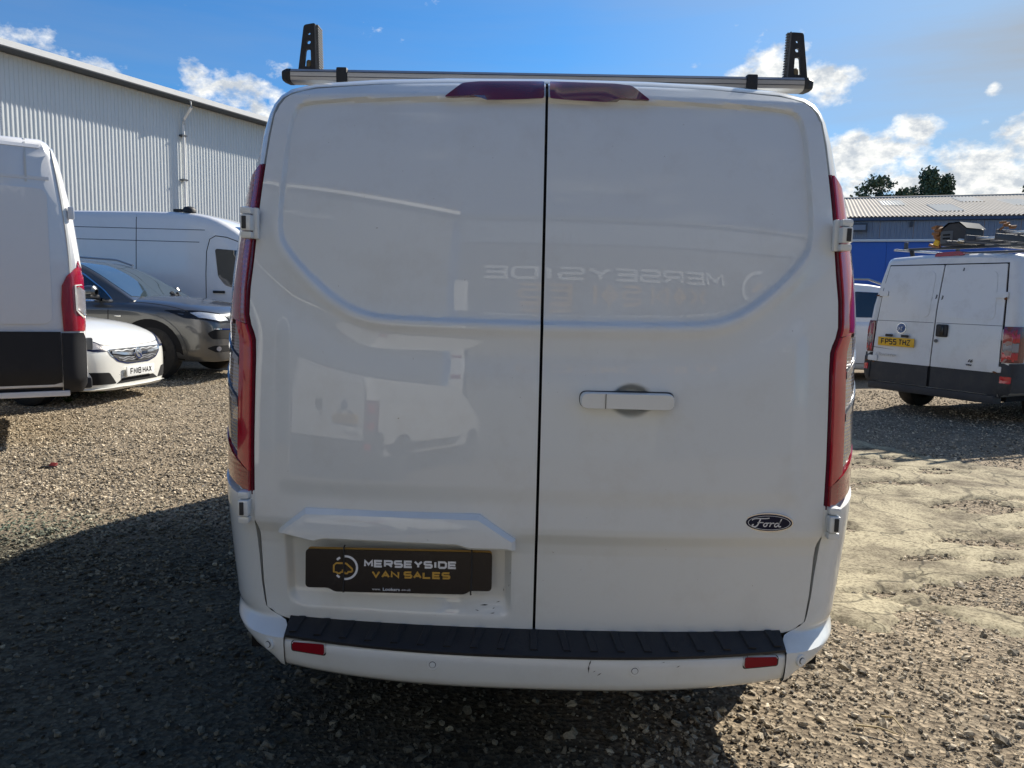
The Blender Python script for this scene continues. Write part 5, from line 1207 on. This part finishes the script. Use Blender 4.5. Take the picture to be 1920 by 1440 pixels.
for dr, s in ((ld,-1),(rd,1)):
    up_ = round_poly([(s*.09,1.27),(s*.735,1.27),(s*.70,1.60),(s*.672,1.845),(s*.09,1.845)], .08, 5)
    patch(B, up_, 'y-', 'pressed_panel', M['white2'], dr, off=.020, skirt=.006, res=.12)
    patch(B, stroke([(s*.02,1.205),(s*.835,1.205)], .006), 'y-', 'pressed_line', M['gutter'], dr, off=.0148, skirt=.002, res=.12)
    patch(B, round_poly([(s*.02,.40),(s*.855,.40),(s*.855,.655),(s*.02,.655)], .01, 2), 'y-', 'lower_panel', M['darkplastic'], dr, off=.022, skirt=.02, res=.12)
    patch(B, round_poly([(s*.86,.37),(s*.99,.37),(s*.99,.775),(s*.86,.775)], .01, 2), 'y-', 'bumper_corner', M['darkplastic'], ov, off=.030, skirt=.03, res=.06)
    ax = 'x+' if s > 0 else 'x-'
    patch(B, [(-.02,.37),(.36,.37),(.36,.72),(.30,.775),(-.02,.775)], ax, 'bumper_corner', M['darkplastic'], ov, off=.026, skirt=.03, res=.08)
    patch(B, [(.37,.37),(3.4,.37),(3.4,.60),(.37,.60)], ax, 'side_cladding', M['darkplastic'], ov, off=.02, skirt=.03, res=.2)
    t1 = patch(B, round_poly([(s*.862,.785),(s*1.0,.785),(s*1.0,1.20),(s*.862,1.20)], .006, 2), 'y-', 'tail_light', M['darkred'], ov, off=.018, skirt=.02, res=.05)
    t2 = patch(B, round_poly([(-.02,.785),(.205,.785),(.235,1.20),(-.02,1.20)], .006, 2), ax, 'tail_light', M['darkred'], ov, off=.016, skirt=.02, res=.06)
    patch(B, [(.03,1.02),(.10,1.02),(.10,1.12),(.03,1.12)], ax, 'red_lens', M['redbright'], t2, off=.020, skirt=.006, res=.05)
    patch(B, [(.03,.82),(.09,.82),(.09,.90),(.03,.90)], ax, 'red_lens', M['redbright'], t2, off=.020, skirt=.006, res=.05)
    patch(B, [(.03,.91),(.09,.91),(.09,1.01),(.03,1.01)], ax, 'clear_lens', M['clear'], t2, off=.022, skirt=.006, res=.05)
    patch(B, [(s*.875,1.01),(s*.965,1.01),(s*.965,1.17),(s*.875,1.17)], 'y-', 'red_lens', M['red'], t1, off=.022, skirt=.006, res=.05)
    patch(B, [(s*.88,.91),(s*.96,.91),(s*.96,1.0),(s*.88,1.0)], 'y-', 'clear_lens', M['clear'], t1, off=.024, skirt=.006, res=.05)
    patch(B, [(s*.875,.80),(s*.965,.80),(s*.965,.90),(s*.875,.90)], 'y-', 'red_lens', M['redbright'], t1, off=.022, skirt=.006, res=.05)
    patch(B, round_poly([(s*.885,.545),(s*.955,.545),(s*.955,.625),(s*.885,.625)], .008, 2), 'y-', 'reflector', M['redbright'], ov, off=.036, skirt=.01, res=.05)
    for z in (1.56,.70):
        xh = .812 if z > 1 else .862
        h = patch(B, round_poly([(s*(xh-.10),z-.035),(s*(xh+.03),z-.035),(s*(xh+.03),z+.035),(s*(xh-.10),z+.035)], .01, 2), 'y-', 'hinge', M['white2'], dr, off=.036, skirt=.03, res=.05)
        for k in range(3):
            scx, scz = s*(xh-.06+rng.uniform(0,.10)), z-.04+rng.uniform(-.012,.02)
            patch(B, [(scx-.022,scz),(scx,scz-.01),(scx+.020,scz+.002),(scx+.004,scz+.012)], 'y-', 'rust_stain', M['rust'], dr, off=.0375 if k else .0155, skirt=.001, res=.05)
    seam(B, [(.42,.62),(.42,1.22)], ax, ov, .008)
    seam(B, [(.02,1.22),(3.3,1.22)], ax, ov, .008, M['gutter'], 'pressed_line', .002, .2)
patch(B, round_poly([(-.84,.315),(.84,.315),(.84,.395),(-.84,.395)], .02, 2), 'y-', 'bumper_bar', M['darkplastic'], ov, off=.05, skirt=.05, res=.1)
q = MB(); q.box((0,.03,.345), (1.70,.16,.10), bev=.02); q.build('bumper', M['darkplastic'], ov)
q = MB(); q.box((0,2.4,.36), (1.7,4.4,.10)); q.build('underbody', M['dark'], ov)
bo = patch(B, [(-.455+.072*math.cos(t), 1.115+.072*math.sin(t)) for t in np.linspace(0,2*math.pi,24,endpoint=False)], 'y-', 'badge', M['chrome'], ld, off=.028, skirt=.02, res=.06)
patch(B, [(-.455+.060*math.cos(t), 1.115+.060*math.sin(t)) for t in np.linspace(0,2*math.pi,24,endpoint=False)], 'y-', 'badge_face', M['badgesky'], ld, off=.030, skirt=.002, res=.06)
yE = lambda z: float(np.interp(z, [.9,1.2,1.6,2.0], [0,.015,.07,.15]))
text('FIAT', 'badge_lettering', M['letterw'], ld, (-.455,yE(1.11)-.032,1.115), (1,0,0), (0,0,1), .045, .088, .001, bold=.02)
q = MB(); q.box((-.495,-.022,.935), (.525,.012,.114), bev=.004); np2 = q.build('number_plate', M['plateyellow'], ov); 
block_text('FP55 THZ', 'lettering', M['letterk'], np2, (-.495,-.0283,.935), (1,0,0), (0,0,1), .076, .43, .001, wt=.19)
for x in (-.60,-.37):
    q = MB(); q.box((x,-.024,1.017), (.105,.022,.034), bev=.010); q.build('plate_lamp', M['black'], ld)
text('Ducato', 'model_script', M['silver'], ld, (-.64,-.0155,.765), (1,0,0), (0,0,1), .050, .31, .004, shear=.35)
text('16', 'size_mark', M['letterk'], rd, (.515,-.0152,.775), (1,0,0), (0,0,1), .034, .06, .002, shear=.3, bold=.03)
text('VAN', 'size_mark', M['letterk'], rd, (.50,-.0152,.725), (1,0,0), (0,0,1), .022, .07, .002, shear=.3, bold=.03)
q = MB(); q.box((.115,-.014+yE(1.12),1.115), (.150,.03,.155), bev=.022); ha = q.build('handle', M['black'], rd)
q = MB(); q.box((.125,-.034+yE(1.12),1.115), (.05,.012,.115), bev=.008); q.build('handle_grip', M['blackgloss'], rd)
q = disc(.055,.985,.022,.022,-.010,-.022,16); q.build('lock', M['greyplastic'], rd)
for x, z in ((.045,1.52),(-.035,1.53),(-.10,1.50),(.25,1.86)):
    patch(B, [(x-.012,z-.03),(x+.01,z-.02),(x+.014,z+.02),(x-.004,z+.03)], 'y-', 'scuff_mark', M['greyplastic'], ld if x < 0 else rd, off=.0155, skirt=.001, res=.05)
q = MB(); pr = round_poly([(-.19,2.035),(-.16,2.085),(.13,2.095),(.19,2.075),(.19,2.04)], .02, 3); q.prism([(a, b) for a, b in pr], 'y', .17, .30); q.build('high_brake_light', M['red'], ov, 30)
for y in (1.0, 4.15):
    for s in (-1,1): wheel(ov, s*.845, y, .335, .335, .22, side=s, mrim='greyplastic', rimr=.58)
    for ax in ('x+','x-'): patch(B, arc_pts(y, .335, .40, 190, -10, 20), ax, 'wheel_arch', M['dark'], ov, off=.028, skirt=.03, res=.2)
rear_copy_parts = True
# a plain copy of that van stands behind the camera, mirrored in the near van's paint
vb = copy_tree(ov); vb.location = (-3.1,-5.0,0); vb.rotation_euler = (0,0,-R(165)); tag(vb, 'white van parked in the yard behind the viewpoint, mirrored in the paint', 'van')
# roof rack and its load
def rbar(parent, a, b, w, h, m, name):
    a, b = Vector(a), Vector(b); d = b-a; q = MB(); rotm = d.to_track_quat('X','Z').to_matrix(); q.box((a+b)/2, (d.length,w,h), rot=rotm, bev=min(w,h)*.2); return q.build(name, M[m], parent, 30)
for y in (.62, 1.75, 2.9):
    c = rbar(ov, (-.95,y,2.17), (.95,y,2.17), .05, .035, 'gutter', 'rack_crossbar')
    for s in (-1,1):
        rbar(ov, (s*.80,y,2.02), (s*.84,y,2.16), .05, .04, 'black', 'rack_foot'); rbar(ov, (s*.93,y,2.16), (s*.93,y,2.27), .03, .05, 'gutter', 'rack_upright')
for s in (-1,1): rbar(ov, (s*.86,.3,2.15), (s*.86,3.2,2.15), .03, .03, 'silver', 'rack_rail')
ovm = Matrix.Translation(ov.location) @ Matrix.Rotation(-R(62), 4, 'Z')
def on_van(name, label, cat, group=None):
    o = thing(name, label, cat, tuple(ov.location), R(62), group); return o
ldr = on_van('ladder', 'dark grey ladder lying lengthways on the old van roof rack', 'ladder')
for x in (.30,.66): rbar(ldr, (x,.02,2.235), (x,3.6,2.235), .035, .075, 'gutter', 'ladder_rail')
for k in range(12): rbar(ldr, (.31,.2+k*.28,2.235), (.65,.2+k*.28,2.235), .03, .03, 'silver', 'rung')
ld2 = on_van('ladder', 'second ladder stacked on top along the outer side of the rack', 'ladder')
for x in (.46,.80): rbar(ld2, (x,.35,2.315), (x,3.3,2.315), .03, .07, 'greyplastic', 'ladder_rail')
for k in range(10): rbar(ld2, (.47,.5+k*.28,2.315), (.79,.5+k*.28,2.315), .028, .028, 'silver', 'rung')
pp = on_van('pipe_bundle', 'bundle of grey and tan battens lashed on the roof rack beside the ladder', 'battens')
for k in range(7): 
    q = MB(); q.tube([(.04+.038*(k%4),.05+.06*k,2.205+.036*(k//4)),(.02+.04*(k%4),3.0-.1*k,2.205+.036*(k//4))], .018, 7); q.build('batten', M[('gutter','greyplastic','brass','gutter','silver','brass','gutter')[k]], pp)
tb = on_van('tool_crate', 'black slope topped crate standing on the old van roof rack', 'crate')
q = MB(); q.prism([(-.34,2.19),(-.02,2.19),(-.02,2.40),(-.12,2.47),(-.24,2.47),(-.34,2.40)], 'y', .50, .86); q.build('crate_body', M['darkplastic'], tb, 20)
q = MB(); q.add([(-.36,.48,2.40),(-.25,.48,2.485),(-.25,.88,2.485),(-.36,.88,2.40),(-.10,.48,2.485),(.0,.48,2.405),(.0,.88,2.405),(-.10,.88,2.485)],[(0,1,2,3),(1,4,7,2),(4,5,6,7)]); q.build('lid', M['blackgloss'], tb, 0)
for z in (2.33,2.285): 
    q = MB(); q.box((-.27,.495,z), (.10,.012,.022), bev=.004); q.build('vent_slot', M['dark'], tb)
q = MB(); q.box((-.27,.50,2.30), (.17,.012,.16), bev=.004); q.build('label_panel', M['greyplastic'], tb)
rg_ = on_van('orange_strap_roll', 'crumpled orange and tan strap roll hanging beside the black crate', 'straps')
q = MB()
for k in range(9):
    a = rng.uniform(0,6.28); q.box((-.42+rng.uniform(-.05,.05), .56+rng.uniform(-.05,.05), 2.20+.03*k), (.10+rng.uniform(0,.05),.09,.035), rot=Matrix.Rotation(a,3,'Z') @ Matrix.Rotation(rng.uniform(-.5,.5),3,'X'), bev=.008)
q.build('strap_folds', M['orange'], rg_, 20)
q = MB(); q.box((-.40,.50,2.235), (.07,.03,.07), rot=Matrix.Rotation(.4,3,'Y'), bev=.006); q.build('strap_tag', M['plateyellow'], rg_, 20)
rg2 = on_van('orange_rag', 'small orange rag tied to the ladder rail on the roof rack', 'rag')
q = MB()
for k in range(5): q.box((.52+rng.uniform(-.05,.05), .45+rng.uniform(-.05,.05), 2.36+.018*k), (.07,.05,.025), rot=Matrix.Rotation(rng.uniform(0,3),3,'Z') @ Matrix.Rotation(rng.uniform(-.7,.7),3,'X'), bev=.005)
q.build('rag_folds', M['orange'], rg2, 20)

# --- F: white people carrier behind, mostly hidden
mp = thing('white_minivan', 'white people carrier with dark side windows half hidden behind the old van', 'car', (8.35,12.95,0), R(93))
st = [(-4.5,car_profile(.80,.4,1.0,1.06)),(-4.3,car_profile(.9,.22,1.08,1.14)),(-2.2,car_profile(.93,.2,1.10,1.15)),(-.9,car_profile(.92,.2,1.06,1.16)),(-.4,car_profile(.88,.2,.96,1.05)),(-.1,car_profile(.75,.2,.80,.88)),(.0,car_profile(.5,.25,.62,.66))]
mbd = loft_half(st, 'body', M['white3'], mp, 3, 3); B = bvh_of(mbd)
cs = [(-.85,cabin_profile(.80,1.10,.78,1.14)),(-1.35,cabin_profile(.86,1.08,.74,1.5)),(-1.8,cabin_profile(.87,1.07,.72,1.74)),(-2.6,cabin_profile(.87,1.07,.71,1.80)),(-3.7,cabin_profile(.87,1.07,.70,1.77)),(-4.25,cabin_profile(.84,1.06,.68,1.6)),(-4.42,cabin_profile(.8,1.04,.72,1.15))]
mcb = loft_half(cs, 'cabin', M['white3'], mp, 3, 2); B2 = bvh_of(mcb)
for ax in ('x+','x-'):
    for a, b in ((-1.25,-2.35),(-2.43,-3.3),(-3.38,-4.05)): patch(B2, round_poly([(a,1.16),(a-.12 if a > -2 else a,1.60),(b,1.63),(b,1.16)], .05), ax, 'side_window', M['glass'], mp, off=.006, skirt=.01, res=.12)
    seam(B, [(-2.39,.3),(-2.39,1.06)], ax, mp, .010, name='door_gap'); seam(B, [(-1.3,.3),(-1.3,1.06)], ax, mp, .010, name='door_gap')
    patch(B, [(-.2,.20),(-4.2,.20),(-4.2,.32),(-.2,.32)], ax, 'sill_cladding', M['darkplastic'], mp, off=.012, skirt=.02, res=.3)
for s in (1,-1):
    q = MB(); q.tube([(s*.72,-1.8,1.76),(s*.73,-2.1,1.86),(s*.72,-3.6,1.85),(s*.70,-3.9,1.76)], .022, 6); q.build('roof_rail', M['silver'], mp)
patch(B2, [(-.72,-.95),(.72,-.95),(.62,-1.7),(-.62,-1.7)], 'z+', 'windscreen', M['glass'], mp, off=.006, skirt=.01, res=.12)
arches(B, mp, (-.9,-3.6), .32, .37, .32, .2, .82, rimm='silver')

# ==================================================================== BUILDINGS BEHIND THE CAMERA (mirrored in the doors)
sg = thing('sales_building', 'tall grey sales building with roller shutter and big lettering behind the viewpoint', 'building', (0,-10.2,0))
q = MB(); q.box((4.4,-4,4.0), (12.4,7.9,8.0)); q.build('wall', M['shutter'], sg)
q = MB(); ribbed(q, 12.4, 6.9, 8.05, .2, .03); o = q.build('fascia_sheet', M['cladgrey'], sg, 30, fix=False); o.rotation_euler = (0,0,math.pi); o.location = (10.6,.02,0)
q = MB(); q.box((4.4,-4,8.15), (12.8,8.3,.16)); q.build('roof', M['gutter'], sg)
for k in range(18):
    q = MB(); q.box((.75,-.05+.012+.06,.12+.2*k), (4.3,.04,.188), bev=.012); q.build('shutter_slat', M['concrete'], sg)
q = MB(); q.box((-1.66,.15,2.6), (.34,.22,5.2), bev=.01); q.build('door_post', M['trim'], sg)
q = MB(); q.box((-1.66,.27,3.7), (.24,.02,.7)); q.build('red_notice', M['red'], sg)
block_text('MERSEYSIDE', 'sign_lettering', M['letterw'], sg, (2.0,-.02,5.62), (-1,0,0), (0,0,1), .48, 6.3, .03)
block_text('VAN SALES', 'sign_lettering', M['lettery'], sg, (2.1,-.02,5.0), (-1,0,0), (0,0,1), .48, 4.8, .03)
def sign_arc(a0, a1, m_, r=.72, w=.13, n=30):
    pts = [(6.55+r*math.cos(t), 5.3+r*math.sin(t)) for t in np.linspace(R(a0), R(a1), n)]; pl = stroke(pts, w); q = MB(); k = len(pts)
    q.add([(p[0],.015,p[1]) for p in pl], [(i,i+1,2*k-2-i,2*k-1-i) for i in range(k-1)]); q.build('sign_ring', m_, sg, 0, fix=False)
sign_arc(85,275,M['letterw'])
q = MB()
for pts in ([(5.1,4.9),(5.45,4.9),(5.6,4.75),(5.6,4.4),(5.0,4.4)], [(5.0,4.9),(4.9,4.88),(4.6,4.6),(4.6,4.42),(4.85,4.4)]):
    pl = stroke([(p[0]+1.6, p[1]+.65) for p in pts], .09); k = len(pts); q.add([(p[0],.02,p[1]) for p in pl], [(i,i+1,2*k-2-i,2*k-1-i) for i in range(k-1)])
q.build('sign_van', M['lettery'], sg, 0, fix=False)
DH = 8.2
dk = thing('service_building', 'dark clad service workshop with pale eave behind the viewpoint', 'building', (-2.05,-10.1,0))
dk.rotation_euler = (0,0,math.atan2(2.5,-4.78))     # local +x runs back along the wall, -y faces the yard
q = MB(); q.box((7,4.05,DH/2), (14,8,DH)); q.build('inner_wall', M['cladgreyd'], dk)
sh = None
for k in range(14):
    if sh is None: q = MB(); ribbed(q, .99, .1, DH-.05, .198, .03); o = q.build('cladding_sheet', M['cladgreyd'], dk, 30, fix=False); sh = o.data
    else: o = bpy.data.objects.new('cladding_sheet', sh); col.objects.link(o); o.parent = dk
    o.location = (k*1.0,0,0)
q = MB(); q.prism([(-.2,DH-.05),(-.2,DH+.12),(.3,DH+.18),(.3,DH-.05)], 'x', -.1, 14.1); q.build('eave', M['trim'], dk)
q = MB(); 
for k in range(48): q.box((.1+k*.29,-.1,DH+.16), (.10,.26,.10))
q.build('corrugated_edge', M['asb'], dk)
text('SALES', 'sign_lettering', M['letterw'], dk, (4.0,-.05,7.15), (1,0,0), (0,0,1), .20, .72, .02, bold=.01)
text('SERVICE', 'sign_lettering', M['letterw'], dk, (5.1,-.05,7.15), (1,0,0), (0,0,1), .20, .98, .02, bold=.01)
pst = thing('yard_post', 'tall white steel post by the workshop wall behind the viewpoint', 'post', (-5.3,-5.9,0))
q = MB(); q.tube([(0,0,0),(0,0,5.9)], .07, 12); q.build('pole', M['trim'], pst)
q = MB(); q.lathe([(0,.11),(.03,.11),(.05,.02)], (0,0,5.88), 'z', 14); q.build('cap', M['trim'], pst)

# ==================================================================== SMALL THINGS ON THE GROUND
def gpos(x, y): return (x, y, float(ground_z(x, y)))
rs_ = thing('red_scrap', 'scrap of red and black plastic lying on the gravel left of the van', 'litter', gpos(-3.75,3.78))
q = MB(); q.box((0,0,.018), (.055,.05,.02), rot=Matrix.Rotation(.5,3,'X'), bev=.008); q.build('red_piece', M['leafred'], rs_)
q = MB(); q.box((-.02,-.02,.010), (.12,.03,.010), rot=Matrix.Rotation(.2,3,'Z'), bev=.004); q.build('black_piece', M['black'], rs_)
for i, (x, y, lab) in enumerate(((-5.43,6.75,'small green weed on the gravel under the tall white van'), (-5.40,7.45,'small green weed on the gravel nearer the white hatchback'))):
    w = thing('weed', lab, 'weed', gpos(x, y)); q = MB()
    for k in range(16):
        a = rng.uniform(0,6.28); l = rng.uniform(.05,.11); c, s_ = math.cos(a), math.sin(a); h = rng.uniform(.02,.08)
        q.add([(0,0,0),(c*l*.5-s_*.012, s_*l*.5+c*.012, h*.8),(c*l,s_*l,h),(c*l*.5+s_*.012, s_*l*.5-c*.012, h*.8)], [(0,1,2,3)])
    q.build('leaves', M['weed'], w, 0)
for lab, pts in (('long dry straw stalk on the stones right of the bumper', [(1.10,.38,.03),(1.17,.36,.035),(1.22,.33,.03)]), ('bent dry straw stalk leaning against the stones, furthest from the bumper', [(1.215,.44,.03),(1.235,.40,.05),(1.25,.34,.03)])):
    q = MB(); q.tube(pts, .0035, 6, rr=[.004,.0032,.002]); o = q.build('straw_stalk', M['straw'], None, 40); tag(o, lab, 'straw')
